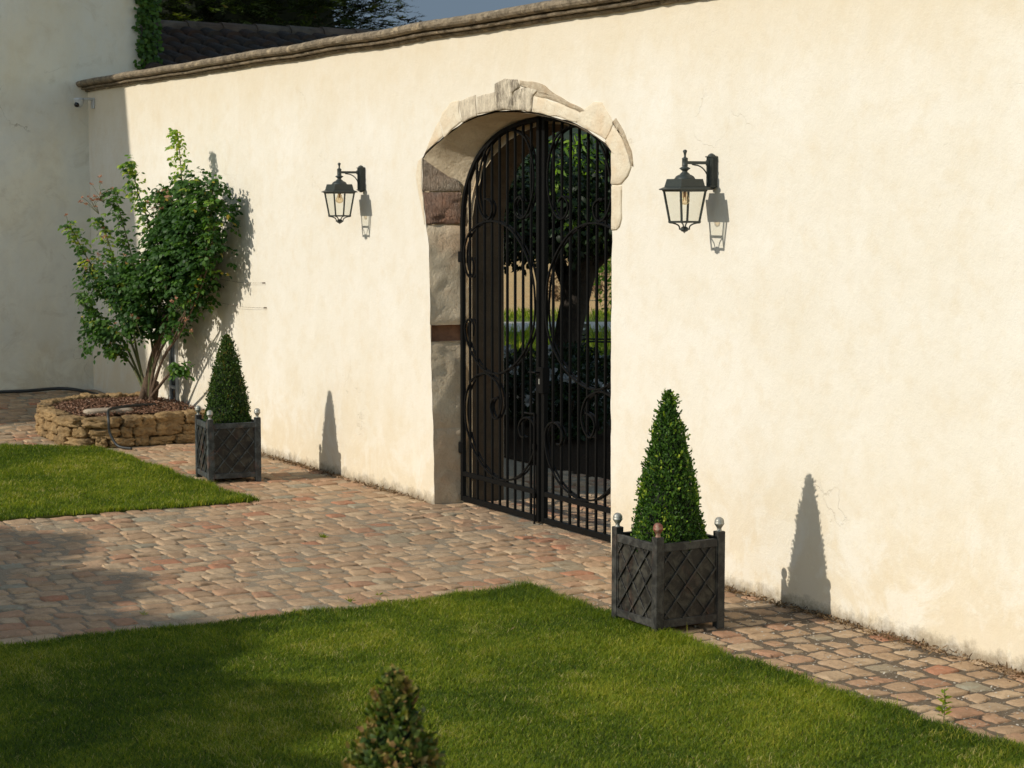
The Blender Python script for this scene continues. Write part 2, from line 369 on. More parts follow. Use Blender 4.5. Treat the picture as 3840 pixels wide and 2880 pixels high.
def catmull(p, k=6, closed=False):
    p = [np.array(q, float) for q in p]; n = len(p); out = []
    for i in range(n-1):
        a = p[max(i-1, 0)]; b = p[i]; c = p[i+1]; d = p[min(i+2, n-1)]
        for j in range(k):
            t = j/k; out.append(.5*((2*b)+(-a+c)*t+(2*a-5*b+4*c-d)*t*t+(-a+3*b-3*c+d)*t**3))
    out.append(p[-1]); return out
def np_mesh(name, verts, faces_flat, sizes, mat, v=None, parent=None, smooth=False):
    me = bpy.data.meshes.new(name); nv = len(verts); nf = len(sizes)
    me.vertices.add(nv); me.vertices.foreach_set('co', np.ascontiguousarray(verts, np.float32).ravel())
    me.loops.add(len(faces_flat)); me.loops.foreach_set('vertex_index', np.ascontiguousarray(faces_flat, np.int32))
    me.polygons.add(nf); st = np.concatenate([[0], np.cumsum(sizes)[:-1]]).astype(np.int32)
    me.polygons.foreach_set('loop_start', st)
    try: me.polygons.foreach_set('loop_total', np.asarray(sizes, np.int32))
    except Exception: pass
    me.update(calc_edges=True)
    if v is not None:
        a = me.attributes.new('v', 'FLOAT', 'POINT'); a.data.foreach_set('value', np.ascontiguousarray(v, np.float32))
    if smooth: me.polygons.foreach_set('use_smooth', np.ones(nf, bool))
    o = bpy.data.objects.new(name, me); S.collection.objects.link(o); me.materials.append(mat)
    if parent is not None: o.parent = parent
    return o
def unit(a): return a/np.maximum(np.linalg.norm(a, axis=1, keepdims=True), 1e-9)
def leaves(name, base, dirv, nrm, length, width, v, mat, parent=None, droop=0.15):
    """six-point leaves: base, two wide points, two shoulder points, tip"""
    n = len(base); d = unit(dirv); s = unit(np.cross(d, nrm)); m = unit(np.cross(s, d))
    L = np.broadcast_to(np.asarray(length, float), (n,))[:, None]; Wd = np.broadcast_to(np.asarray(width, float), (n,))[:, None]
    P = np.stack([base, base+d*L*.32+s*Wd*.5+m*L*.06, base+d*L*.32-s*Wd*.5+m*L*.06, base+d*L*.7+s*Wd*.38+m*L*.02, base+d*L*.7-s*Wd*.38+m*L*.02, base+d*L-m*L*droop], 1).reshape(-1, 3)
    o = (np.arange(n)*6)[:, None]
    F = np.concatenate([o+np.array([0, 2, 1]), o+np.array([1, 2, 4, 3]), o+np.array([3, 4, 5])], 1).ravel()
    return np_mesh(name, P, F, np.tile([3, 4, 3], n), mat, np.repeat(v, 6), parent)
def rdir(n): return unit(rng.normal(size=(n, 3)))
def vnoise(p, sc, seed=0.0):
    return np.array([mnoise.noise(Vector((a*sc+seed, b*sc-seed, seed))) for a, b in p])

def gz(x):          # the paving rises a little towards the tall house
    t = np.clip((-6.8-np.asarray(x, float))/3.7, 0, 1); return .205*t*t*(3-2*t)

# ================================================================== GROUND
def sheet(name, x0, x1, y0, y1, z, mat, nx=1, ny=1, follow=False):
    xs = np.linspace(x0, x1, nx+1); ys = np.linspace(y0, y1, ny+1); v = []; f = []
    for yv in ys:
        for xv in xs: v.append((xv, yv, z+(float(gz(xv)) if follow else 0)))
    for j in range(ny):
        for i in range(nx): a = j*(nx+1)+i; f.append((a, a+1, a+nx+2, a+nx+1))
    return tag(MB().add(v, f).build(name, mat, fix=False), kind='structure')
g = sheet('ground', -700, 700, -400, 900, -.06, M['field'])
# paving bed: one sheet under all cobbles
xs = np.concatenate([np.linspace(-16, -6.8, 24), np.linspace(-6.4, 16, 20)])
v = []; f = []
for yv in (-14, 0, 7.0):
    for xv in xs: v.append((xv, yv, -.004+float(gz(xv))))
n = len(xs)
for j in range(2):
    for i in range(n-1): a = j*n+i; f.append((a, a+1, a+n+1, a+n))
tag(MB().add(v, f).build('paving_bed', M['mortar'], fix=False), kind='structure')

LAWN_R = dict(x0=2.09, x1=30, y0=-14, y1=-1.13)
LAWN_L = dict(x0=-6.9, x1=-2.2, y0=-14, y1=-1.25)
def lawn_edge_r(y): return 2.09+.025*np.sin(y*5.1)+.02*np.sin(y*13+1)
def in_lawn_l(x, y):
    # the far left corner of this lawn is rounded
    c = np.clip((-6.2-x), 0, 5); top = -1.25-.03*np.sin(x*6)-.9*c**1.2*1.1
    return (x < -2.22-.05*np.clip(-1.25-y, 0, 2)+.02*np.sin(y*9)) & (y < top) & (x > -7.4)
def in_lawn_r(x, y): return (x > lawn_edge_r(y)) & (y < -1.13+.02*np.sin(x*7)+.015*np.sin(x*17)+np.where(x > 5.5, (x-5.5)*.06, 0))
def lawn(name, pts, z):
    mb = MB(); n = len(pts)
    mb.add([(x, y, z) for x, y in pts]+[(x, y, -.03) for x, y in pts], [tuple(range(n))]+[(i, (i+1) % n, (i+1) % n+n, i+n) for i in range(n)])
    return tag(mb.build(name, M['turf']), kind='structure')
lawn('lawn_soil', [(2.12, -14), (30, -14), (30, .2), (12, -.75), (6.0, -1.14), (2.12, -1.17)], .012)
lawn('lawn_soil', [(-6.15, -1.32), (-6.5, -1.75), (-6.9, -2.3), (-7.35, -3.0), (-7.35, -14), (-2.3, -14), (-2.3, -2.4), (-2.26, -1.3)], .012)

# ---- cobbles: every stone a domed, worn block, all in one paving mesh
def cobbles():
    P = []; V = []; k = 9
    uu = np.array([-1, -.93, -.80, -.4, .0, .4, .80, .93, 1.]); U, Wv = np.meshgrid(uu, uu)
    su = U*np.sqrt(1-.10*Wv**2); sv = Wv*np.sqrt(1-.10*U**2)
    prof = np.where((np.abs(U) > .99) | (np.abs(Wv) > .99), 0., 1-.035*(np.abs(U)**2+np.abs(Wv)**2)-.14*((np.abs(U) > .9)|(np.abs(Wv) > .9)))
    cnt = 0
    def row_block(x0, x1, y0, y1, test, small=False):
        nonlocal cnt
        x = x0
        while x < x1:
            w = random.uniform(.160, .205)
            y = y0+random.uniform(-.15, 0)
            while y < y1:
                l = random.uniform(.14, .22)
                cx, cy = x+w/2, y+l/2
                if test(cx, cy):
                    gap = random.uniform(.008, .022)+(.024*random.random() if cx > 2.3 else 0)
                    # four jittered corners
                    j = lambda: random.uniform(-.020, .012)
                    hx, hy = (w-gap)/2, (l-gap)/2
                    c = [(-hx+j(), -hy+j()), (hx+j(), -hy+j()), (hx+j(), hy+j()), (-hx+j(), hy+j())]
                    a = (1-su)*(1-sv)/4; b = (1+su)*(1-sv)/4; cc = (1+su)*(1+sv)/4; d = (1-su)*(1+sv)/4
                    X = cx+a*c[0][0]+b*c[1][0]+cc*c[2][0]+d*c[3][0]
                    Y = cy+a*c[0][1]+b*c[1][1]+cc*c[2][1]+d*c[3][1]
                    rip = .0035*np.sin(Y*5.1+X*3+1.7*np.sin(X*2.3))
                    ej = rng.normal(0, .0035, X.shape)*((np.abs(U) > .7)|(np.abs(Wv) > .7)); X = X+ej; Y = Y+rng.normal(0, .0035, X.shape)*((np.abs(U) > .7)|(np.abs(Wv) > .7))
                    Z = float(gz(cx))-.018+prof*(.0225+random.uniform(-.006, .004))+su*random.uniform(-.005, .005)+sv*random.uniform(-.005, .005)+rng.normal(0, .0016, X.shape)+rip
                    P.append(np.stack([X, Y, Z], -1).reshape(-1, 3)); V.append(np.full(k*k, random.random())); cnt += 1
                y += l
            x += w
    def free(x, y):
        if in_lawn_r(np.array(x-.03), np.array(y)) or in_lawn_l(np.array(x+.02), np.array(y)): return False
        if -8.15 < x < -6.35 and y > -1.35: return False
        return True
    row_block(-10.4, 2.2, -6.6, -.02, lambda x, y: free(x, y) and not (x < -7.3 and y < -4.5))
    row_block(2.2, 9.5, -1.35, -.02, free)
    row_block(-1.36, 1.16, -.02, 1.1, lambda x, y: True)
    row_block(-2.6, 2.2, 1.1, 1.9, lambda x, y: True)
    P = np.concatenate(P); V = np.concatenate(V)
    q = np.arange((k-1)*(k-1)); i0 = (q//(k-1))*k+q % (k-1)
    face = np.stack([i0, i0+1, i0+k+1, i0+k], 1)
    F = (np.arange(cnt)[:, None, None]*k*k+face[None]).reshape(-1)
    o = np_mesh('cobbled_paving', P, F, np.full(cnt*len(face), 4), M['cobble'], V, smooth=True)
    return tag(o, kind='structure')
cobbles()

# ---- grass
def grass_area(name, test, box, dens, hmin, hmax, width, hfun=None, label=None):
    x0, x1, y0, y1 = box; N = int((x1-x0)*(y1-y0)*dens)
    x = rng.uniform(x0, x1, N); y = rng.uniform(y0, y1, N); k = test(x+rng.normal(0, .013, N), y+rng.normal(0, .013, N)); x, y = x[k], y[k]; n = len(x)
    # coarse noise on a grid, looked up
    gx = np.floor((x-x0)/.07).astype(int); gy = np.floor((y-y0)/.07).astype(int)
    nx, ny = gx.max()+2, gy.max()+2
    A, Bn = np.meshgrid(np.arange(nx)*.07, np.arange(ny)*.07, indexing='ij')
    G1 = vnoise(np.stack([A.ravel(), Bn.ravel()], 1), 1.3, 3.3).reshape(nx, ny)
    G2 = vnoise(np.stack([A.ravel(), Bn.ravel()], 1), 6.0, 9.1).reshape(nx, ny)
    n1 = G1[gx, gy]; n2 = G2[gx, gy]
    h = rng.uniform(hmin, hmax, n)*(1+.28*n2+.2*n1)*np.where(rng.random(n) < .02, 1.5, 1)
    if hfun is not None: h = h*hfun(x, y)
    az = rng.uniform(0, 2*np.pi, n); lean = rng.uniform(.15, .95, n)
    w = width*rng.uniform(.7, 1.3, n)
    d = np.stack([np.cos(az), np.sin(az), np.zeros(n)], 1)*lean[:, None]
    s = np.stack([-np.sin(az), np.cos(az), np.zeros(n)], 1)
    b = np.stack([x, y, np.full(n, .008)], 1); upv = np.array([0, 0, 1.])
    H = h[:, None]; Wd = w[:, None]
    mid = b+(d*.45+upv*.75)*H*.6; tip = b+(d*1.2+upv*.8)*H
    P = np.stack([b-s*Wd*.5, b+s*Wd*.5, mid-s*Wd*.4, mid+s*Wd*.4, tip], 1).reshape(-1, 3)
    o = (np.arange(n)*5)[:, None]
    F = np.concatenate([o+np.array([0, 1, 3, 2]), o+np.array([2, 3, 4])], 1).ravel()
    v = np.clip(.42+.45*n1+.22*n2+rng.normal(0, .24, n), 0, .93); dry = np.clip((G2[gx, gy]*1.2+G1[gy % nx, gx % ny]*1.3)-.3, 0, .5)*.3 if nx > 3 else 0; v[rng.random(n) < .018+dry] = 1
    if hfun is not None: v = np.clip(v-.22*np.clip(hfun(x, y)-1, 0, 1), 0, 1)
    ob = np_mesh(name, P, F, np.tile([4, 3], n), M['grass'], np.repeat(v, 5))
    return tag(ob, label, 'grass', kind='stuff')
def view_r(x, y):        # the part of the near lawn worth growing densely
    return in_lawn_r(x, y) & (x > 1.9) & ((y-(-5.6)) > -.3*(4.6-x)-.25*0) & (x-4.7 < (y+6.0)*.62+.25) 
def hr(x, y):
    e = np.exp(-((x-2.09)/.10)**2)*.35+np.exp(-((y+1.13)/.12)**2)*.75*(x < 7)+np.exp(-(((x-2.35)**2+(y+1.35)**2)/.10))*.9
    t = np.exp(-(((x-3.45)**2+(y+2.2)**2)/.02))*.3
    return 1+e+t
grass_area('lawn_grass', view_r, (2.0, 9.2, -6.2, -.9), 24000, .020, .037, .0040, hr, 'short sunlit green grass of the near lawn in front of the gate')
def hl(x, y): return 1+np.exp(-((y+1.3)/.10)**2)*.5+np.exp(-((x+2.25)/.10)**2)*.35
grass_area('lawn_grass', lambda x, y: in_lawn_l(x, y) & (y > -4.2), (-7.4, -2.1, -4.2, -1.1), 8500, .026, .045, .0060, hl, 'short green grass of the farther lawn beside the stone flower bed')

# ================================================================== COURTYARD WALL
FR = [(-1.42, -.05), (-1.44, .6), (-1.49, 1.5), (-1.50, 2.1), (-1.56, 2.3), (-1.62, 2.56), (-1.614, 2.836), (-1.553, 2.876), (-1.40, 2.94), (-1.241, 2.997), (-.925, 3.101), (-.675, 3.145), (-.379, 3.170), (-.093, 3.164), (.197, 3.14), (.525, 3.09), (.806, 3.032), (1.078, 2.941), (1.273, 2.848), (1.272, 2.6), (1.279, 2.27), (1.272, 1.5), (1.275, .6), (1.285, -.05)]
GT = [(-1.42, -.05), (-1.42, .6), (-1.42, 1.5), (-1.42, 2.1), (-1.42, 2.27), (-1.41, 2.42), (-1.37, 2.56), (-1.30, 2.68), (-1.19, 2.81), (-1.05, 2.91), (-.80, 3.025), (-.57, 3.085), (-.34, 3.12), (-.105, 3.135), (.13, 3.12), (.36, 3.085), (.59, 3.025), (.84, 2.91), (.98, 2.81), (1.12, 2.62), (1.19, 2.42), (1.20, 1.5), (1.20, .6), (1.20, -.05)]
wall = empty('courtyard_wall', (0, 0, 0), label='long cream plastered courtyard wall with stone coping and an arched gateway', cat='wall')
WX0, WX1, WT = -10.41, 12.0, .62
def refine(poly, amp, seed, step=.06):
    out = []
    for i in range(len(poly)-1):
        a, b = Vector(poly[i]), Vector(poly[i+1]); k = max(1, int((b-a).length/step))
        for j in range(k):
            p = a.lerp(b, j/k); q = Vector((p.x*7+seed, p.y*7, seed))
            out.append((p.x+mnoise.noise(q)*amp, p.y+mnoise.noise(q+Vector((9, 3, 1)))*amp))
    out.append(poly[-1]); return out
FRr = refine(FR, .012, 2.0); GTr = None
# front face with the ragged opening cut out of it
outer = [(WX1, -.05), (WX1, 3.9), (WX0, 3.9), (WX0, -.05)]
mb = MB(); poly = FRr[::1]+outer
mb.add([(x, 0, z) for x, z in poly], [tuple(range(len(poly)))])
mb.box(WX0, -1.36, .34, WT, -.05, 3.9); 
me_front = mb
# back part of the wall: same opening one rebate smaller
o = mb.build('plaster_face', M['plaster'], wall)
bm = bmesh.new(); bm.from_mesh(o.data); bmesh.ops.triangulate(bm, faces=bm.faces); bm.to_mesh(o.data); bm.free()
BK = [(x+(.065 if x < -.105 else -.065)*min(1, abs(x+.105)/.5), z-(.065 if z > 2.2 else 0)) for x, z in GT]
mb = MB()
for yv, pl in ((.32, BK), (WT-.004, BK)):
    pp = [(WX1, -.05), (WX1, 3.85), (WX0+.01, 3.85), (WX0+.01, -.05)]
    P_ = pl+pp; mb.add([(x, yv, z) for x, z in P_], [tuple(range(len(P_)))])
n = len(BK); mb.add([(x, .32, z) for x, z in BK]+[(x, WT-.004, z) for x, z in BK], [(i, i+1, i+1+n, i+n) for i in range(n-1)])
o = mb.build('wall_back', M['passage_shade'], wall, fix=False)
bm = bmesh.new(); bm.from_mesh(o.data); bmesh.ops.triangulate(bm, faces=bm.faces); bm.to_mesh(o.data); bm.free()
# reveal between front edge and rebate, in pieces of different stone
def ruled(i0, i1, z0=None, z1=None, inset=0.0, y0=0.0, y1=.318, ny=7, amp=.008, fr=FR, gt=GT, nseg=6):
    v = []; f = []; rows = []
    for i in range(i0, i1):
        for j in range(nseg):
            t = j/nseg; rows.append((Vector(fr[i]).lerp(Vector(fr[i+1]), t), Vector(gt[i]).lerp(Vector(gt[i+1]), t)))
    rows.append((Vector(fr[i1]), Vector(gt[i1])))
    for a, b in rows:
        for j in range(ny+1):
            s = j/ny; p = a.lerp(b, s); y = y0+(y1-y0)*s
            q = Vector((p.x*6, y*6, p.y*6)); d = mnoise.noise(q)*amp+mnoise.noise(q*3)*amp*.5
            e = 0 if j in (0,) else 1
            c = Vector((-.105, 1.6)); o_ = (p-c).normalized()
            p = p+o_*(inset+d*e); v.append((p.x, y, p.y))
    m = len(rows)
    for i in range(m-1):
        for j in range(ny): a = i*(ny+1)+j; f.append((a, a+ny+1, a+ny+2, a+1))
    return MB().add(v, f)
def lerpz(pl, z, left=True):
    for i in range(len(pl)-1):
        a, b = pl[i], pl[i+1]
        if a[1] <= z <= b[1]: t = (z-a[1])/(b[1]-a[1]); return a[0]+(b[0]-a[0])*t
    return pl[0][0]
def jamb_band(name, z0, z1, mat, inset=0.0, amp=.01, nz=12, y0=0.0, y1=.318, tri=False):
    v = []; f = []; ny = 9
    for i in range(nz+1):
        z = z0+(z1-z0)*i/nz; xf = lerpz(FR[:7], z); xg = lerpz(GT[:8], z)
        for j in range(ny+1):
            s = j/ny; yy1 = y1 if not tri else max(.004, y1*(1-(i/nz)**1.7)); y = y0+(yy1-y0)*s; x = xf+(xg-xf)*(y/.318)-inset
            q = Vector((x*5, y*8, z*8)); x -= (mnoise.noise(q)+.5*mnoise.noise(q*3.1))*amp*(1 if 0 < j else .2)
            edge = min(i, nz-i, 1)
            v.append((x-(.012 if edge == 0 and inset < .01 else 0), y, z))
    for i in range(nz):
        for j in range(ny): a = i*(ny+1)+j; f.append((a, a+ny+1, a+ny+2, a+1))
    return MB().add(v, f).build(name, mat, wall, smooth=True, fix=False)
jamb_band('jamb_render', -.03, .62, M['reveal'], amp=.022, nz=20)
jamb_band('jamb_render', .62, 1.335, M['reveal'], amp=.016, nz=20)
jamb_band('jamb_niche', 1.335, 1.475, M['terra'], inset=.075, amp=.008, nz=5)
mb = MB(); xf = lerpz(FR, 1.4)
mb.box(xf-.085, xf+.004, .0015, .006, 1.335, 1.475)
mb.add([(xf-.09, .002, 1.335), (xf+.002, .002, 1.338), (-1.415, .29, 1.335), (-1.51, .29, 1.335)], [(0, 1, 2, 3)])
mb.add([(xf-.09, .002, 1.475), (xf+.002, .002, 1.472), (-1.415, .29, 1.475), (-1.51, .29, 1.475)], [(0, 1, 2, 3)])
mb.add([(-1.415, .29, 1.335), (-1.51, .29, 1.335), (-1.51, .29, 1.475), (-1.415, .29, 1.475)], [(0, 1, 2, 3)])
mb.build('niche_edge', M['reveal'], wall)
jamb_band('jamb_render', 1.475, 2.285, M['reveal'], amp=.012, nz=22)
jamb_band('jamb_stone', 2.295, 2.555, M['tool_red'], inset=-.010, amp=.026, nz=22, y1=.25)['label'] = 'reddish rough tooled jamb stone'
jamb_band('jamb_stone', 2.565, 2.835, M['tool_grey'], inset=-.016, amp=.012, nz=14, y1=.245, tri=True)['label'] = 'grey tooled jamb stone below the arch'
jamb_band('jamb_render', 2.27, 2.70, M['reveal_pale'], inset=.024, amp=.004, nz=10, y0=.0)
ruled(6, 18, inset=-.014, amp=.010).build('arch_soffit', M['reveal'], wall, smooth=True, fix=False)
ruled(5, 6, inset=.016, amp=.006).build('arch_springer', M['reveal_pale'], wall, smooth=True, fix=False)
ruled(18, 23, amp=.008).build('jamb_render', M['reveal'], wall, smooth=True, fix=False)
# rebate face, facing the courtyard, between gate plane and smaller back opening
mb = MB(); n = len(GT)
GO = [(x+(-.09 if x < -.105 else .09)*min(1, abs(x+.105)/.5), z+(.09 if z > 2.2 else 0)) for x, z in GT]
mb.add([(x, .3185, z) for x, z in GO]+[(x, .3185, z) for x, z in BK], [(i, i+1, i+1+n, i+n) for i in range(n-1)])
mb.build('gate_rebate', M['reveal_pale'], wall, fix=False)
# voussoirs and skims of exposed stone round the arch
VS = dict(
 V1=[(-1.298, 3.127), (-1.254, 3.192), (-1.123, 3.26), (-.972, 3.274), (-.972, 3.181), (-.931, 3.103), (-1.226, 2.997)],
 V2=[(-.962, 3.267), (-.692, 3.301), (-.679, 3.147), (-.921, 3.103)], V3=[(-.676, 3.298), (-.396, 3.307), (-.385, 3.172), (-.668, 3.148)],
 V4=[(-.387, 3.306), (-.379, 3.376), (-.30, 3.39), (-.221, 3.406), (-.042, 3.391), (-.004, 3.339), (-.105, 3.3), (-.102, 3.166), (-.377, 3.172)],
 V5=[(-.093, 3.299), (.134, 3.332), (.283, 3.3), (.197, 3.261), (.168, 3.145), (-.09, 3.166)],
 V6=[(.205, 3.255), (.38, 3.229), (.548, 3.191), (.842, 3.115), (.887, 3.076), (.800, 3.035), (.525, 3.094), (.182, 3.145)],
 V7=[(.855, 3.110), (1.032, 3.177), (1.143, 3.167), (1.298, 3.016), (1.19, 2.911), (1.08, 2.947), (.902, 3.009), (.812, 3.034)],
 V8=[(1.2, 2.905), (1.30, 3.000), (1.384, 2.944), (1.492, 2.804), (1.525, 2.711), (1.483, 2.655), (1.398, 2.604), (1.276, 2.602), (1.276, 2.85)],
 V9=[(1.276, 2.590), (1.398, 2.588), (1.411, 2.366), (1.385, 2.31), (1.345, 2.285), (1.282, 2.28)],
 SL=[(-1.575, 2.857), (-1.507, 2.943), (-1.387, 3.062), (-1.310, 3.118), (-1.238, 3.000), (-1.553, 2.880)],
 SL2=[(-1.625, 2.836), (-1.69, 2.81), (-1.735, 2.686), (-1.70, 2.589), (-1.632, 2.42), (-1.57, 2.29), (-1.60, 2.5), (-1.628, 2.6)])
RUB = [(-.004, 3.382), (.184, 3.36), (.356, 3.321), (.524, 3.247), (.943, 3.12), (.851, 3.119), (.548, 3.195), (.38, 3.233), (.209, 3.262), (.290, 3.3), (.134, 3.338), (.0, 3.341)]
def slab(name, poly, mat, y, seed, amp=.013, edge=.012):
    """an exposed block: irregular outline, worn raised face"""
    P0 = refine(list(poly)+[poly[0]], amp, seed, .03)[:-1]
    c = Vector((sum(p[0] for p in P0)/len(P0), sum(p[1] for p in P0)/len(P0)))
    bm = bmesh.new(); rings = []
    for k, (sc, yy_) in enumerate(((1.0, .004), (1.0, y*.55), (.985, y), (.7, y-.001), (.4, y-.002))):
        ring = []
        for p in P0:
            q = Vector(p); d = (c-q); q2 = c-d*sc if sc < .9 else q+d.normalized()*(1-sc)*.6
            jit = mnoise.noise(Vector((q2.x*11+seed, q2.y*11, k)))*.004 if k >= 2 else 0
            ring.append(bm.verts.new((q2.x, yy_-jit, q2.y)))
        rings.append(ring)
    n_ = len(P0)
    for a, b in zip(rings, rings[1:]):
        for i in range(n_): bm.faces.new((a[i], a[(i+1) % n_], b[(i+1) % n_], b[i]))
    cv = bm.verts.new((c.x, y-.002, c.y))
    for i in range(n_): bm.faces.new((rings[-1][i], rings[-1][(i+1) % n_], cv))
    bmesh.ops.recalc_face_normals(bm, faces=bm.faces)
    me = bpy.data.meshes.new(name); bm.to_mesh(me); bm.free()
    return link(name, me, mat, wall, True)
lab = {'V4': 'tall weathered keystone standing above the others', 'V5': 'dark weathered voussoir right of the keystone', 'V8': 'large pale voussoir at the right shoulder', 'V1': 'orange tinted voussoir at the left shoulder'}
for i, (k, pl) in enumerate(VS.items()):
    ys = {'V4': -.016, 'V5': -.013, 'V8': -.013, 'V9': -.012, 'SL': -.006, 'SL2': -.005, 'V7': -.008, 'V6': -.008}.get(k, -.009)
    o = slab('voussoir' if k[0] == 'V' else 'exposed_stone', pl, M['weath'] if k in ('V4', 'V5') else M['weath2'] if k in ('V2', 'V3') else M['vous'], ys, i*3.7)
    if k in lab: o['label'] = lab[k]
slab('rubble_patch', RUB, M['rubble'], -.010, 55, .014)
# rough broken rim of plaster up the right side
slab('exposed_stone', [(1.285, 3.03), (1.32, 3.03), (1.42, 2.93), (1.51, 2.80), (1.535, 2.72), (1.545, 2.72), (1.525, 2.82), (1.43, 2.96), (1.33, 3.055)], M['rubble'], -.012, 77, .006)
# coping: moulded profile swept along the wall with slight waviness and joints
prof = [(.02, 3.778), (-.030, 3.780), (-.040, 3.796), (-.030, 3.800), (-.032, 3.803), (-.082, 3.806), (-.090, 3.822), (-.066, 3.828), (-.068, 3.834), (-.112, 3.837), (-.136, 3.848), (-.147, 3.866), (-.146, 3.887), (-.130, 3.902), (-.10, 3.912), (.0, 3.922), (.31, 3.93), (.62, 3.92), (.68, 3.90), (.68, 3.84), (.62, 3.80)]
v = []; f = []; xs = np.arange(WX0+.0, WX1, .05)
cops = []
seglen = 0.0; nxt = -9.5; jo = [];
for i, x in enumerate(xs):
    wob = mnoise.noise(Vector((x*1.1, 3, 0)))*.012; jn = 0
    if x > nxt: nxt = x+random.uniform(.8, 1.2); jn = 1
    for j, (y, z) in enumerate(prof):
        q = Vector((x*9, j*2.0, 5)); d = mnoise.noise(q)*.005
        v.append((x, y+(d*1.4+jn*.012 if j > 0 and y < .5 else 0), z+wob+d-(.010 if jn and j > 12 else 0)))
m = len(prof)
for i in range(len(xs)-1):
    for j in range(m-1): a = i*m+j; f.append((a, a+m, a+m+1, a+1))
f.append(tuple(range(m))); 
MB().add(v, f).build('coping', M['coping'], wall, fix=True)
mbw = MB().box(WX0, WX1, .01, WT-.01, 3.72, 3.86).build('wall_top', M['plaster'], wall)

# ================================================================== GATE
GY = .25; CX = -.105
ARC = [(-1.385, 2.27), (-1.372, 2.41), (-1.34, 2.54), (-1.268, 2.672), (-1.17, 2.79), (-1.07, 2.869), (-.96, 2.932), (-.825, 2.99), (-.69, 3.032), (-.56, 3.059), (-.42, 3.083), (-.27, 3.097), (-.148, 3.105)]
UP_ = [(-.994, 2.501), (-.945, 2.499), (-.885, 2.474), (-.862, 2.426), (-.89, 2.366), (-.956, 2.340), (-1.035, 2.380), (-1.094, 2.475), (-1.108, 2.583), (-1.057, 2.746), (-.944, 2.907), (-.744, 3.005), (-.548, 3.033), (-.357, 2.977), (-.255, 2.86), (-.21, 2.704), (-.22, 2.559), (-.272, 2.444), (-.335, 2.376), (-.409, 2.352), (-.484, 2.385), (-.508, 2.443), (-.48, 2.496), (-.42, 2.520), (-.370, 2.480)]
MID = [(-1.205, 2.028), (-1.174, 1.979), (-1.179, 1.901), (-1.240, 1.868), (-1.303, 1.92), (-1.333, 2.008), (-1.330, 2.100), (-1.267, 2.205), (-1.15, 2.276), (-1.013, 2.315), (-.855, 2.326), (-.7, 2.307), (-.527, 2.242), (-.377, 2.128), (-.272, 2.004), (-.209, 1.87), (-.188, 1.744), (-.187, 1.62), (-.222, 1.485), (-.329, 1.343), (-.511, 1.206), (-.760, 1.119), (-.981, 1.125), (-1.151, 1.206), (-1.274, 1.330), (-1.325, 1.438), (-1.290, 1.508), (-1.224, 1.525), (-1.174, 1.476), (-1.18, 1.394)]
LOW = [(-.766, .930), (-.861, .90), (-.893, .83), (-.830, .752), (-.745, .797), (-.708, .904), (-.766, 1.026), (-.885, 1.086), (-1.005, 1.103), (-1.176, 1.052), (-1.295, .923), (-1.330, .778), (-1.287, .615), (-1.163, .450), (-.983, .330), (-.815, .280), (-.649, .277), (-.441, .334), (-.283, .444), (-.200, .567), (-.177, .693), (-.217, .779), (-.306, .812), (-.396, .784), (-.438, .722), (-.405, .659), (-.351, .652)]
BARS = [-1.265, -1.140, -1.015, -.892, -.768, -.644, -.520, -.396, -.272]
def arc_z(x):
    for a, b in zip(ARC, ARC[1:]):
        if a[0] <= x <= b[0]: return a[1]+(b[1]-a[1])*(x-a[0])/(b[0]-a[0])
    return 3.1
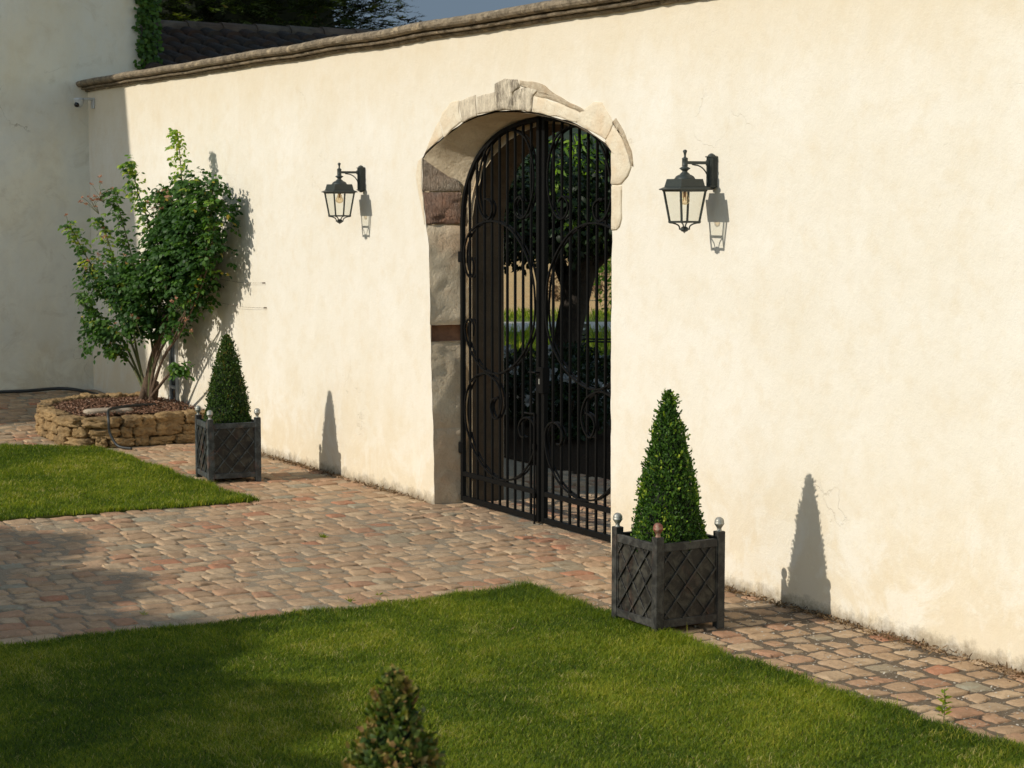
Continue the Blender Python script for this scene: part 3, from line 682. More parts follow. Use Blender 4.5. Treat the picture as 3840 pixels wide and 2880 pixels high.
def gate_leaf(mir, label):
    fx = (lambda x: x) if not mir else (lambda x: 2*CX-x)
    root = empty('gate_leaf', (fx(-1.385), GY, 0), label=label, cat='gate', group='the two leaves of the wrought iron gate')
    ox = fx(-1.385)
    T = lambda pts: [(fx(p[0])-ox, p[1]) for p in pts]
    mb = MB()
    arc = catmull(ARC, 4)
    mb.ribbon(T([(-1.385, .018)]+[(-1.385, z) for z in (.8, 1.6, 2.2)]+[tuple(p) for p in arc]), .036, .036)
    mb.box(*sorted((fx(-.166)-ox, fx(-.126)-ox)), -.020, .020, .018, 3.118)
    mb.box(*sorted((fx(-1.367)-ox, fx(-.166)-ox)), -.0175, .0175, .016, .060)
    mb.build('frame', M['iron'], root, bevel=.003)
    MB().box(*sorted((fx(-1.367)-ox, fx(-.166)-ox)), -.016, .016, .224, .262).build('rail', M['iron'], root, bevel=.003)
    for b in BARS:
        x = fx(b)-ox
        MB().box(x-.009, x+.009, -.009, .009, .058, arc_z(b)-.008).build('bar', M['iron'], root, bevel=.0015)
    for p in (UP_, MID, LOW):
        c = catmull(p, 5)
        mb = MB(); mb.ribbon(T([tuple(q) for q in c]), .013, .012, -.016); mb.ribbon(T([tuple(q) for q in c]), .013, .012, .016)
        mb.build('scroll', M['iron'], root, smooth=False)
    for z in (.46, 2.03):
        mb = MB(); mb.lathe([(.022, z-.045), (.026, z-.04), (.026, z+.04), (.022, z+.045)], (0+(-.012 if not mir else .012), -.01), 12)
        x0, x1 = sorted((0, -.05 if not mir else .03)); mb.box(x0, x1, -.012, .012, z-.014, z+.014)
        mb.build('hinge', M['iron'], root)
    if not mir:
        x = fx(-.166)-ox-.0
        mb = MB(); mb.tube([(x+.005, -.034, -.035), (x+.005, -.034, .86)], .009, 8); mb.box(x-.012, x+.022, -.045, -.018, .58, .62); mb.box(x-.012, x+.022, -.045, -.018, .20, .24)
        rod = mb.build('drop_bolt', M['iron'], root)
        MB().tube([(x+.005, -.034, .855), (x-.1, -.036, .85), (x-.13, -.045, .852)], .008, 8).build('handle', M['iron'], rod)
    else:
        x0, x1 = sorted((fx(-.17)-ox, fx(-.10)-ox))
        lk = MB().box(x0, x1, -.034, .03, 1.02, 1.22).build('lock_box', M['iron'], root, bevel=.003)
        xm = (x0+x1)/2-.012
        MB().box(xm-.008, xm+.008, -.038, -.033, 1.09, 1.13).build('keyhole', M['silver'], lk)
        MB().tube([(xm, -.03, 1.18), (xm, -.075, 1.18), (xm-.02, -.08, 1.18), (xm-.085, -.08, 1.178)], .007, 8).build('handle', M['iron'], lk)
    return root
gate_leaf(False, 'left leaf of the black wrought iron gate, hinged on the rough stone jamb')
gate_leaf(True, 'right leaf of the black iron gate, partly hidden by the cream wall')

# ================================================================== LANTERNS
def lantern(x, label):
    root = empty('wall_lantern', (x, 0, 2.55), label=label, cat='wall lantern', group='black coach lanterns either side of the gateway')
    B = 2.55; Z = lambda yc: 2.812-.000509*(yc-200)-B; cy = -.235; m = M['lampmetal']
    # backplate: fluted column
    mb = MB(); mb.box(-.026, .026, -.052, -.004, Z(650), Z(290))
    for k in range(5): mb.box(-.021+k*.0094, -.016+k*.0094, -.056, -.05, Z(640), Z(300))
    for k in range(4): mb.box(.0255, .0295, -.047+k*.011, -.041+k*.011, Z(640), Z(300))
    mb.box(-.031, .031, -.059, -.002, Z(292), Z(278)); mb.box(-.031, .031, -.059, -.002, Z(665), Z(648))
    mb.frustum((0, -.030), Z(700), .012, Z(664), .052)
    mb.lathe([(.026, Z(278)), (.022, Z(262)), (.012, Z(248)), (.004, Z(241))], (0, -.030), 12)
    mb.build('wall_plate', m, root, bevel=.0015)
    mb = MB(); mb.box(-.009, .009, cy+.012, -.055, Z(381), Z(342)); mb.lathe([(.0125, Z(395)), (.0125, Z(330))], (0, -.06), 10)
    arcp = []
    for k in range(9):
        a = math.pi/2*k/8; arcp.append((0, -.163+.105*math.sin(a)+.004, Z(390)-(1-math.cos(a))*.105))
    mb.tube([(0, -.18, Z(382)), *arcp, (0, -.056, Z(600))], .0048, 6)
    mb.build('arm', m, root, bevel=.0015)
    # finial, socket, knob, dome
    mb = MB()
    mb.lathe([(.002, Z(199)), (.009, Z(204)), (.0145, Z(218)), (.0085, Z(250)), (.0065, Z(280)), (.009, Z(296)), (.0175, Z(304)), (.020, Z(312)), (.0185, Z(320)), (.0185, Z(392)), (.020, Z(398)), (.016, Z(405)), (.018, Z(412)), (.035, Z(430)), (.035, Z(436)), (.018, Z(462)), (.016, Z(476)), (.022, Z(484)), (.033, Z(505)), (.034, Z(510)), (.042, Z(513)), (.056, Z(530)), (.065, Z(556)), (.067, Z(566))], (0, cy), 20)
    mb.build('finial', m, root, smooth=True)
    mb = MB(); c = (0, cy)
    mb.frustum(c, Z(664), .188, Z(564), .166); mb.frustum(c, Z(690), .238, Z(664), .190); mb.frustum(c, Z(702), .232, Z(690), .240); mb.frustum(c, Z(722), .200, Z(702), .212)
    mb.build('roof', m, root, bevel=.0015)
    # tapered cage: four corner posts, bottom rim
    mb = MB(); w0, w1, z1, z0 = .094, .067, Z(722), Z(1100)
    for sx in (-1, 1):
        for sy in (-1, 1):
            t = .0055
            a = Vector((sx*w0, cy+sy*w0, z1)); b = Vector((sx*w1, cy+sy*w1, z0))
            vs = []
            for p in (b, a):
                for dx, dy in ((-t, -t), (t, -t), (t, t), (-t, t)): vs.append((p.x+dx, p.y+dy, p.z))
            mb.add(vs, [(0, 3, 2, 1), (4, 5, 6, 7), (0, 1, 5, 4), (1, 2, 6, 5), (2, 3, 7, 6), (3, 0, 4, 7)])
    zb = Z(1085); zc = Z(1108); e = .0745
    for a0, a1, b0, b1 in ((-e, e, cy-e, cy-e+.012), (-e, e, cy+e-.012, cy+e), (-e, -e+.012, cy-e+.012, cy+e-.012), (e-.012, e, cy-e+.012, cy+e-.012)):
        mb.box(a0, a1, b0, b1, zc, zb)
    mb.build('frame', m, root)
    mb = MB()
    for sx, sy in ((-1, -1), (1, -1), (1, 1), (-1, 1)):
        pts = []
        for k in range(7):
            a = k/6; r = .070*(1-a)+.022*a; r -= .016*math.sin(a*math.pi); pts.append((sx*r, cy+sy*r, Z(1106)-(Z(1106)-Z(1195))*(a**1.6)))
        mb.tube(pts, .0048, 6)
    mb.lathe([(.004, Z(1150)), (.018, Z(1160)), (.026, Z(1180)), (.027, Z(1198)), (.018, Z(1215)), (.008, Z(1222))], c, 12)
    mb.build('bottom_bracket', m, root)
    MB().lathe([(.006, Z(1222)), (.007, Z(1228)), (.004, Z(1236))], c, 10).build('tip', M['silver'], root)
    for k, (ax, s) in enumerate((('x', -1), ('x', 1), ('y', -1), ('y', 1))):
        a, b = w0*.97, w1*.97
        if ax == 'x': vs = [(s*b, cy-b, zb), (s*b, cy+b, zb), (s*a, cy+a, z1), (s*a, cy-a, z1)]
        else: vs = [(-b, cy+s*b, zb), (b, cy+s*b, zb), (a, cy+s*a, z1), (-a, cy+s*a, z1)]
        MB().add(vs, [(0, 1, 2, 3)]).build('glass_pane', M['glass'], root, fix=False)
    bl = MB().lathe([(.014, Z(705)), (.016, Z(735)), (.022, Z(770)), (.031, Z(812)), (.033, Z(835)), (.028, Z(862)), (.014, Z(880)), (.003, Z(884))], c, 16).build('bulb', M['bulb'], root, smooth=True)
    mb = MB()
    for k in range(4): a = k*math.pi/2+.4; mb.tube([(.007*math.cos(a), cy+.007*math.sin(a), Z(720)), (.012*math.cos(a), cy+.012*math.sin(a), Z(835))], .0016, 5)
    mb.lathe([(.010, Z(705)), (.010, Z(735)), (.005, Z(790))], c, 8); mb.build('filament', M['amber'], bl)
    return root
lantern(-2.73, 'black lantern on the wall between the rose bush and the gateway')
lantern(2.504, 'black lantern on the wall to the right of the gateway')

# ================================================================== PLANTERS
def clipline(p, d, x0, x1, z0, z1):
    t0, t1 = -9, 9
    for a, b, lo, hi in ((p[0], d[0], x0, x1), (p[1], d[1], z0, z1)):
        u, w_ = (lo-a)/b, (hi-a)/b
        if u > w_: u, w_ = w_, u
        t0, t1 = max(t0, u), min(t1, w_)
    return (t0, t1) if t1-t0 > .02 else None
def planter(x, y, rz, label, mats, rusty=None):
    root = empty('planter', (x, y, 0), rz, label=label, cat='planter', group='square lattice planters with clipped box cones')
    mp, mpan = mats; H = .24
    for k, (sx, sy) in enumerate(((-1, -1), (1, -1), (1, 1), (-1, 1))):
        cx, cy = sx*(H-.026), sy*(H-.026)
        MB_ = MB().box(cx-.026, cx+.026, cy-.026, cy+.026, .0, .575)
        post = MB_.build('post', mp, root, bevel=.004, seg=2)
        rd = [(.016, .574), (.017, .582), (.013, .588), (.0135, .598), (.020, .608), (.0235, .613), (.027, .618), (.030, .624), (.0305, .628), (.028, .630), (.029, .638), (.026, .648), (.019, .657), (.009, .662), (.001, .663)]
        fn = MB().lathe([(r*.98, z-.006) for r, z in rd], (cx, cy), 18).build('finial', M['rust'] if k == rusty else M['silver'], post, smooth=True)
        if k == rusty: fn['label'] = 'rusty brown finial'
    for k in range(4):
        # side panel in the local frame of side k (outward = -Y before turning)
        mbp, mbl, mbr, mbs = MB(), MB(), MB(), MB()
        a = H-.052
        mbp.box(-a, a, -H+.014, -H+.022, .07, .505)
        mbr.box(-a, a, -H+.004, -H+.030, .487, .535); mbs.box(-a, a, -H+.004, -H+.030, .045, .092)
        for x0, x1 in ((-a, -a+.008), (a-.008, a)): mbl.box(x0, x1, -H+.0085, -H+.0135, .083, .487)
        x0, x1, z0, z1 = -a+.009, a-.009, .093, .486; sp = .130
        for sgn, wd, pr in ((1, .011, .0), (-1, .008, .0045)):
            L = math.hypot(1, 1.18); d = (1/L*sgn, 1.18/L); nn = (-d[1], d[0])
            for i in range(-5, 6):
                off = i*sp*.80+.02; p = (nn[0]*off, .285+nn[1]*off); r = clipline(p, d, x0, x1, z0, z1)
                if not r: continue
                A = Vector((p[0]+d[0]*r[0], p[1]+d[1]*r[0])); Bv = Vector((p[0]+d[0]*r[1], p[1]+d[1]*r[1])); q = Vector(nn)*wd/2
                ya, yb = -H+.003+pr, -H+.0135
                mbl.add([(w.x, yv, w.y) for yv in (ya, yb) for w in (A-q, Bv-q, Bv+q, A+q)], [(0, 1, 2, 3), (7, 6, 5, 4), (0, 4, 5, 1), (1, 5, 6, 2), (2, 6, 7, 3), (3, 7, 4, 0)])
        ang = k*math.pi/2; c_, s_ = round(math.cos(ang)), round(math.sin(ang))
        for m_ in (mbp, mbl, mbr, mbs): m_.v = [(c_*px-s_*py, s_*px+c_*py, pz) for px, py, pz in m_.v]
        pn = mbp.build('side_panel', mpan, root)
        mbl.build('lattice', mp, pn); mbr.build('rail', mp, root, bevel=.003); mbs.build('rail', mp, root, bevel=.003)
    MB().box(-.21, .21, -.21, .21, .40, .455).build('soil', M['soil'], root)
    return root
def cone_leaves(name, prof, n, size, mat, parent, seed, bias=0.0, stray=.13):
    zs = np.array([p[0] for p in prof]); rs = np.array([p[1] for p in prof])
    zz = rng.uniform(zs[0], zs[-1], n*3); rr = np.interp(zz, zs, rs); keep = rng.random(n*3) < (rr/rs.max()*.9+.1); zz, rr = zz[keep][:n], rr[keep][:n]
    n = len(zz); a = rng.uniform(0, 2*np.pi, n)
    lump = np.array([mnoise.noise(Vector((math.cos(t)*r*9+seed, math.sin(t)*r*9, z*7))) for t, r, z in zip(a, rr, zz)])
    dep = np.abs(rng.normal(0, .016, n)); out = rng.random(n) < stray
    r2 = np.maximum(rr+lump*.018-dep+out*rng.uniform(0, .028, n), .003)
    rad = np.stack([np.cos(a), np.sin(a), np.zeros(n)], 1)
    base = rad*r2[:, None]+np.stack([np.zeros(n), np.zeros(n), zz], 1)
    d = rad*.75+np.array([0, 0, .75])+rdir(n)*.75; nr = rad+np.array([0, 0, .35])+rdir(n)*.8
    v = np.clip(rng.beta(2, 2.7, n)+lump*.35+bias+(dep < .006)*.12, 0, 1)
    ns = n//70; zz2 = rng.uniform(zs[0], zs[-1]-.03, ns); a2 = rng.uniform(0, 2*np.pi, ns); r_ = np.interp(zz2, zs, rs)
    rd = np.stack([np.cos(a2), np.sin(a2), np.zeros(ns)], 1); sdv = unit(rd*.7+np.array([0, 0, .8])+rdir(ns)*.3)
    o_ = rd*(r_-.012)[:, None]+np.stack([zz2*0, zz2*0, zz2], 1)
    tt = np.tile(np.arange(8)/8, ns); B2 = np.repeat(o_, 8, 0)+np.repeat(sdv, 8, 0)*(tt*.045)[:, None]
    D2 = np.repeat(sdv, 8, 0)*.8+rdir(ns*8)*.8; V2 = np.clip(np.repeat(rng.beta(2, 2, ns), 8)+.15, 0, 1)
    base = np.concatenate([base, B2]); d = np.concatenate([d, D2]); nr = np.concatenate([nr, rdir(ns*8)]); v = np.concatenate([v, V2]); n = len(base)
    return leaves(name, base-unit(d)*size*.4, d, nr, size*rng.uniform(.75, 1.25, n), size*.55*rng.uniform(.8, 1.2, n), v, mat, parent)
def topiary(x, y, prof, n, size, mat, label, seed, rz=0, bias=0.0, tips=()):
    root = empty('topiary', (x, y, .455), rz, label=label, cat='topiary', group='clipped box cones in square planters')
    pr = [(z-.455, r) for z, r in prof]
    core = MB().lathe([(max(r-.030, .004), z) for z, r in pr[:-1]]+[(.003, pr[-1][0]-.05)], (0, 0), 18).build('solid_foliage_core', M['core'], root, smooth=True)
    cone_leaves('foliage', pr, n, size, mat, root, seed, bias)
    MB().tube([(0, 0, -.0), (0, 0, .3)], .018, 8).build('trunk', M['bark'], root)
    if tips:
        for (tx, ty, tz, h) in tips:
            b = []; d = []
            for k in range(9): b.append((tx, ty, tz-.455+h*k/9)); d.append((random.uniform(-1, 1), random.uniform(-1, 1), .9))
            b = np.array(b); d = np.array(d)
            leaves('young_shoot', b, d, rdir(len(b)), size*1.0, size*.5, rng.uniform(.75, 1, len(b)), mat, root)
    return root
PR = [(.45, .195), (.50, .213), (.58, .203), (.65, .190), (.77, .170), (.95, .135), (1.12, .098), (1.25, .064), (1.33, .038), (1.39, .010)]
planter(3.405, -.953, R(0), 'dark lattice planter right of the gateway with one rusty finial on its front corner post', (M['zinc'], M['zincpanel']), 1)
topiary(3.405, -.953, PR, 12000, .021, M['box'], 'tall bright green clipped box cone in the planter right of the gateway', 1.0, tips=((-.02, -.02, 1.345, .055), (.02, .01, 1.33, .05), (.12, .05, .95, .05)))
planter(-3.605, -.945, R(-7), 'grey blue lattice planter with four silver finials between the rose bed and the gateway', (M['zinc2'], M['zincpanel']))
PL = [(.45, .19), (.50, .200), (.60, .192), (.75, .170), (.90, .140), (1.02, .112), (1.15, .078), (1.24, .048), (1.30, .018)]
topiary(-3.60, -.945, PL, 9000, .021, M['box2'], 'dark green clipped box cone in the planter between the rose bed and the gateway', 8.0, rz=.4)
planter(8.62, -5.3, R(4), 'planter at the near edge of the lawn carrying the blurred brownish box cone', (M['zinc'], M['zincpanel']))
PF = [(.45, .20), (.60, .205), (.80, .185), (.95, .150), (1.05, .118), (1.13, .092), (1.20, .066), (1.26, .042), (1.33, .012)]
topiary(8.62, -5.3, PF, 13000, .024, M['box3'], 'brownish box cone closest to the camera, out of focus at the bottom of the photo', 15.0, bias=.15, tips=((0, 0, 1.29, .04), (.02, .02, 1.28, .03)))

# ================================================================== ROSE BED
def bed():
    root = empty('raised_bed', (-7.25, -.7, 0), label='low raised bed walled with rough ochre stones under the rose bush', cat='flower bed')
    ox, oy = -7.25, -.7
    bm = bmesh.new(); top = .36
    # outline of the bed: from the wall on the near side, round the front, back to the wall
    out = [(-6.43, -.02), (-6.42, -.5), (-6.42, -1.0), (-6.52, -1.3), (-6.8, -1.42), (-7.2, -1.42), (-7.55, -1.42), (-7.9, -1.32), (-8.12, -1.05), (-8.2, -.6), (-8.2, -.05)]
    pts = catmull(out, 8); L = [0]
    for a, b in zip(pts, pts[1:]): L.append(L[-1]+float(np.linalg.norm(b-a)))
    def at(s):
        i = min(max(np.searchsorted(L, s)-1, 0), len(pts)-2); t = (s-L[i])/(L[i+1]-L[i]); p = pts[i]+(pts[i+1]-pts[i])*t; d = pts[i+1]-pts[i]; d = d/np.linalg.norm(d)
        return p, d
    z = 0.0
    for c, hh in enumerate((.095, .11, .105)):
        s = random.uniform(-.1, 0)
        while s < L[-1]:
            l = random.choice((random.uniform(.11, .18), random.uniform(.22, .36)))*(1.15 if c == 2 else 1); p, d = at(min(max(s+l/2, 0), L[-1]-.01))
            h = hh*random.uniform(.85, 1.2); w = random.uniform(.16, .22)
            bmt = bmesh.new(); bmesh.ops.create_icosphere(bmt, subdivisions=4, radius=1)
            sd = random.uniform(0, 99)
            for vv in bmt.verts:
                q = vv.co.copy(); m_ = max(abs(q.x), abs(q.y), abs(q.z)); q = q.lerp(q/m_, .62)
                nz_ = mnoise.noise(q*1.3+Vector((sd, 0, 0)))*.22+mnoise.noise(q*3.1+Vector((0, sd, 0)))*.17+mnoise.noise(q*7+Vector((0, sd, 0)))*.09+mnoise.noise(q*15+Vector((0, sd, 0)))*.05
                q = q*(1+nz_)
                X, Y, Zz = q.x*l/2*1.0, q.y*w/2, q.z*h/2*1.06
                nx_, ny_ = d[1], -d[0]
                vv.co = Vector((p[0]+d[0]*X+nx_*Y-ox+random.uniform(-.004, .004), p[1]+d[1]*X+ny_*Y-oy, z+h/2+Zz+float(gz(p[0]))*.8))
            me_ = bpy.data.meshes.new('t'); bmt.to_mesh(me_); bmt.free(); bm.from_mesh(me_); bpy.data.meshes.remove(me_)
            s += l*.97
        z += hh*.97
    me = bpy.data.meshes.new('stone_border'); bm.to_mesh(me); bm.free(); link('stone_border', me, M['rock'], root, True)
    # soil with a low mound
    inn = [(ox+(p[0]-ox)*.93-ox, oy+(p[1]-oy)*.95-oy) for p in pts]
    n_ = len(inn); c0 = (0, 0)
    v = []; f = []
    for k, sc in enumerate((1, .75, .5, .25)):
        for q in inn: v.append((q[0]*sc, q[1]*sc+(1-sc)*.25, .27+.05*(1-sc)+(.02*mnoise.noise(Vector((q[0]*sc*5, q[1]*sc*5, 0)))+(.04 if q[1]*sc > .3 else 0))))
    for k in range(3):
        for i in range(n_): a = k*n_+i; b = k*n_+(i+1) % n_; f.append((a, b, b+n_, a+n_))
    v.append((0, .2, .33)); f += [(3*n_+i, 3*n_+(i+1) % n_, len(v)-1) for i in range(n_)]
    MB().add(v, f).build('soil', M['soil'], root, smooth=True)
    n = 9000; x = rng.uniform(-.85, .80, n); y = rng.uniform(-.66, .66, n); k = ~((x < -.6) & (y < -.45)) & ~((x > .68) & (y < -.5)); x, y = x[k], y[k]; n = len(x)
    b = np.stack([x, y, .312+rng.uniform(0, .022, n)+.03*(1-np.hypot(x/.85, y/.66))+.02*np.exp(-((x+.1)**2+(y-.3)**2)/.15)], 1); d = rdir(n); d[:, 2] *= .3; nn = rdir(n)*.6+np.array([0, 0, 1])
    o = leaves('mulch', b, d, nn, rng.uniform(.012, .04, n), rng.uniform(.006, .016, n), rng.beta(2, 2.4, n), M['mulch'], root, 0); o['kind'] = 'stuff'
bed()
# pale flat slab lying on the mulch
bm = bmesh.new(); bmesh.ops.create_icosphere(bm, subdivisions=3, radius=1)
for vv in bm.verts:
    q = vv.co; m_ = max(abs(q.x), abs(q.y), abs(q.z)); q2 = q.lerp(q/m_, .6); q2 *= 1+.12*mnoise.noise(q*2+Vector((5, 5, 5))); vv.co = Vector((q2.x*.10, q2.y*.26, q2.z*.028))
me = bpy.data.meshes.new('flat_stone'); bm.to_mesh(me); bm.free()
o = link('flat_stone', me, stone('pale_slab', (.50, .42, .33), (.38, .30, .22), (.44, .35, .25), 0, .02, 14), None, True); o.location = (-6.72, -1.02, .335); o.rotation_euler = (0, 0, R(-8))
tag(o, 'pale flat stone slab lying on the mulch at the front of the bed', 'stone')

BLOBS = [(-6.30,-0.32,2.17,0.32,0.42,1),(-5.78,-0.32,2.50,0.17,0.26,1),(-6.49,-0.38,1.86,0.33,0.31,1),(-6.65,-0.44,2.31,0.21,0.26,1),(-5.68,-0.32,2.05,0.13,0.30,1),(-6.99,-0.53,1.68,0.27,0.27,.7),(-7.39,-0.65,1.55,0.29,0.22,.5),(-7.57,-0.70,1.22,0.19,0.17,.45),(-6.85,-0.48,1.42,0.31,0.22,.7),(-6.37,-0.33,1.49,0.21,0.17,.6),(-7.63,-0.72,1.71,0.21,0.22,.35),(-5.52,-0.32,2.38,0.09,0.24,1),(-6.29,-0.32,2.50,0.23,0.14,.9),(-7.45,-.68,1.20,.24,.19,.7),(-7.08,-.50,1.22,.24,.17,.7),(-6.75,-.42,1.26,.22,.17,.7),(-7.75,-.72,1.02,.13,.12,.6),(-6.15,-.34,1.66,.16,.22,.8)]
CANES = [
[(-7.37,-0.36,0.38),(-7.10,-0.38,0.80),(-6.54,-0.37,1.50),(-6.34,-0.35,2.08),(-6.32,-0.34,2.64),(-6.37,-0.36,3.18)],
[(-7.37,-0.36,0.38),(-7.23,-0.39,0.69),(-6.88,-0.40,1.44),(-7.00,-0.44,2.16),(-7.13,-0.52,2.55),(-7.13,-0.60,2.88)],
[(-7.40,-0.36,0.36),(-7.67,-0.41,0.86),(-8.01,-0.52,1.39),(-8.32,-0.70,1.84),(-8.29,-0.91,2.22)],
[(-7.40,-0.36,0.36),(-7.54,-0.41,0.77),(-7.65,-0.49,1.41),(-7.74,-0.60,1.86),(-7.69,-0.75,2.30)],
[(-7.37,-0.36,0.38),(-7.14,-0.39,0.89),(-7.35,-0.46,1.57),(-7.47,-0.56,2.16),(-7.45,-0.68,2.59)],
[(-7.37,-0.36,0.38),(-6.95,-0.38,0.90),(-6.01,-0.34,1.53),(-5.64,-0.33,2.09),(-5.50,-0.32,2.66)],
[(-7.37,-0.36,0.38),(-6.89,-0.38,0.81),(-6.29,-0.34,1.23),(-5.70,-0.33,1.78),(-5.46,-0.32,2.28)],
[(-7.43,-0.36,0.36),(-7.62,-0.43,0.66),(-7.70,-0.55,0.86),(-7.53,-0.68,0.88)],
[(-7.33,-0.36,0.38),(-6.89,-0.38,0.81),(-6.50,-0.36,1.12),(-5.90,-0.33,1.72),(-5.77,-0.32,2.41)],
[(-7.33,-0.36,0.38),(-6.76,-0.38,0.65),(-6.46,-0.36,0.79),(-6.38,-0.32,0.72)],
[(-7.40,-0.36,0.36),(-7.89,-0.45,0.94),(-8.19,-0.62,1.19),(-8.08,-0.84,1.45)],
[(-7.37,-0.36,0.38),(-7.07,-0.39,0.99),(-6.74,-0.39,1.69),(-6.53,-0.38,2.26),(-6.64,-0.44,2.55)]]
def rose():
    root = empty('rose_bush', (-7.39, -.36, .35), label='large climbing rose bush fanned against the cream wall above the raised bed', cat='rose bush')
    O = np.array([-7.39, -.36, .35])
    trunk = MB()
    trunk.tube([np.array((-7.42, -.36, .30))-O, np.array((-7.41, -.37, .42))-O, np.array((-7.36, -.37, .55))-O, np.array((-7.22, -.375, .78))-O, np.array((-7.0, -.375, 1.05))-O, np.array((-6.8, -.37, 1.3))-O], .062, 9, .022)
    trunk.tube([np.array((-7.34, -.34, .30))-O, np.array((-7.27, -.33, .45))-O, np.array((-7.22, -.33, .56))-O], .055, 8, .03)
    trunk.tube([np.array((-7.45, -.42, .30))-O, np.array((-7.40, -.40, .45))-O, np.array((-7.38, -.38, .6))-O], .055, 8, .03)
    trunk.build('trunk', M['bark'], root, smooth=True)
    cp = []
    for i, c in enumerate(CANES):
        p = catmull([np.array(q)-O for q in c], 6); cp.append((p, i))
        MB().tube(p, .016 if i not in (9,) else .02, 6, .004).build('cane', M['bark'] if i in (0, 5, 6, 8, 9) else M['greencane'], root, smooth=True)
    B = []; D = []; Nn = []; V = []; Sz = []; young = []
    def spray(p, d, L, vb, yg, k=5):
        # a compound leaf: paired leaflets along a short stalk, hanging
        d = d/np.linalg.norm(d); s = np.cross(d, [0, 0, 1.]); s = s/(np.linalg.norm(s)+1e-6)
        vv = min(1, max(0, vb-.04+random.gauss(0, .21)))
        for j in range(k):
            t = (.25+.35*(j//2)) if j < k-1 else .9; sd = (1 if j % 2 else -1) if j < k-1 else 0
            q = p+d*L*t+np.array([0, 0, -.12*L*t*t*2])
            dd = s*sd*.9+d*.55+np.array([0, 0, -.45])+np.random.default_rng(len(B)).normal(0, .25, 3)
            B.append(q); D.append(dd); Nn.append(np.array([.15, -.5, .9])+rng.normal(0, .45, 3)); V.append(vv); Sz.append(L*.42*random.uniform(.8, 1.2)); young.append(yg)
    for cx, cy, cz, rx, rz_, dn in BLOBS:
        rxw = rx/.494*.86; n = int(2600*rxw*rz_*min(1, dn*1.25+.1))
        for _ in range(n):
            u = rng.normal(size=3); u /= np.linalg.norm(u); r = rng.random()**(.42)
            p = np.array([cx+u[0]*rxw*r, cy+u[1]*.24*r, cz+u[2]*rz_*r*1.05])
            if mnoise.noise(Vector(p*2.6)) < -.20: continue
            p[1] = min(p[1], -.05)
            d = np.array([u[0]*.8, u[1]*.9-.35, .1+.4*u[2]])+rng.normal(0, .35, 3)
            spray(p-O, d, .128, .34+.20*mnoise.noise(Vector(p*3))+(.12 if u[1] < -.3 else 0), 0)
    for p, i in cp:
        n = len(p); start = {0: .62, 1: .5, 2: .45, 3: .45, 4: .45, 10: .4, 7: .6, 9: .7}.get(i, .65)
        for k in range(int(n*start), n):
            for _ in range(7):
                yg = 1 if (i == 0 and k > n*.78) or (i in (1, 2, 3) and random.random() < .45) else 0
                q = p[k]+rng.normal(0, .014, 3); d = np.array([random.uniform(-1, 1), random.uniform(-1, .4), random.uniform(-.2, .45)])
                spray(q, d, .118 if not yg else .11, .60, yg)
    B, D, Nn, V, Sz, young = map(np.array, (B, D, Nn, V, Sz, young))
    V = np.clip(V, 0, .97); V[rng.random(len(V)) < .006] = 1
    for yg, nm, mt in ((0, 'foliage', M['rose']), (1, 'young_foliage', M['roselight'])):
        k = young == yg
        leaves(nm, B[k], D[k], Nn[k], Sz[k]*1.05, Sz[k]*.68, V[k] if yg == 0 else rng.random(k.sum()), mt, root, .12)
    # faded flower heads
    for (x, y, z, nf) in ((-7.62, -.86, 2.50, 9), (-7.50, -.84, 2.62, 8), (-8.32, -.90, 2.26, 3), (-7.55, -.75, 2.12, 3), (-7.9, -.8, 1.72, 5), (-7.76, -.8, 1.77, 5), (-6.5, -.60, 2.46, 5), (-6.95, -.7, 1.95, 2), (-6.3, -.6, 1.75, 2), (-5.9, -.55, 1.45, 3), (-6.8, -.7, 1.25, 2), (-7.3, -.8, 1.05, 2), (-5.7, -.5, 1.22, 2)):
        mbs = MB(); c = np.array((x, y, z))-O
        for k in range(nf):
            b = []; d = []; h = c+rng.normal(0, .065, 3); mbs.tube([c+np.array((.05, .05, -.16)), (c+h)/2+np.array((0, 0, -.03)), h], .0022, 4)
            for _ in range(9): b.append(h+rng.normal(0, .006, 3)); dd = rng.normal(size=3); dd[2] = abs(dd[2])*.6; d.append(dd)
            b = np.array(b); d = np.array(d)
            leaves('flower_head', b, d, rdir(len(b)), .024, .015, rng.random(len(b)), M['flowerdead'], root)
        mbs.build('flower_stalk', M['greencane'], root)
rose()
# brown rounded plaque on the wall behind the rose
o = MB(); pr_ = [(-.19*math.cos(math.pi*k/12), .17*math.sin(math.pi*k/12)+.10) for k in range(13)]+[(.19, -.12), (-.19, -.12)]
o.prism(pr_, -.022, -.002); o = o.build('wall_plaque', M['terra'], None, bevel=.004); o.location = (-7.72, 0, 2.36)
tag(o, 'brown round-topped terracotta plaque on the wall half hidden by the rose leaves', 'plaque')
# narrow window strip low behind the rose
root = empty('narrow_window', (-7.55, 0, .3), label='narrow dark window strip with pale frame low on the wall behind the rose stems', cat='window')
mb = MB(); mb.box(-.11, -.085, -.03, -.002, 0, 1.45); mb.box(.085, .11, -.03, -.002, 0, 1.45); mb.box(-.085, .085, -.03, -.002, 1.42, 1.45); mb.box(-.085, .085, -.03, -.002, .15, .18); mb.build('frame', M['whitepaint'], root)
MB().box(-.085, .085, -.012, -.003, .18, 1.42).build('pane', M['darkglass'], root)
MB().box(-.085, .085, -.012, -.003, 0, .15).build('lower_panel', M['darkglass'], root)
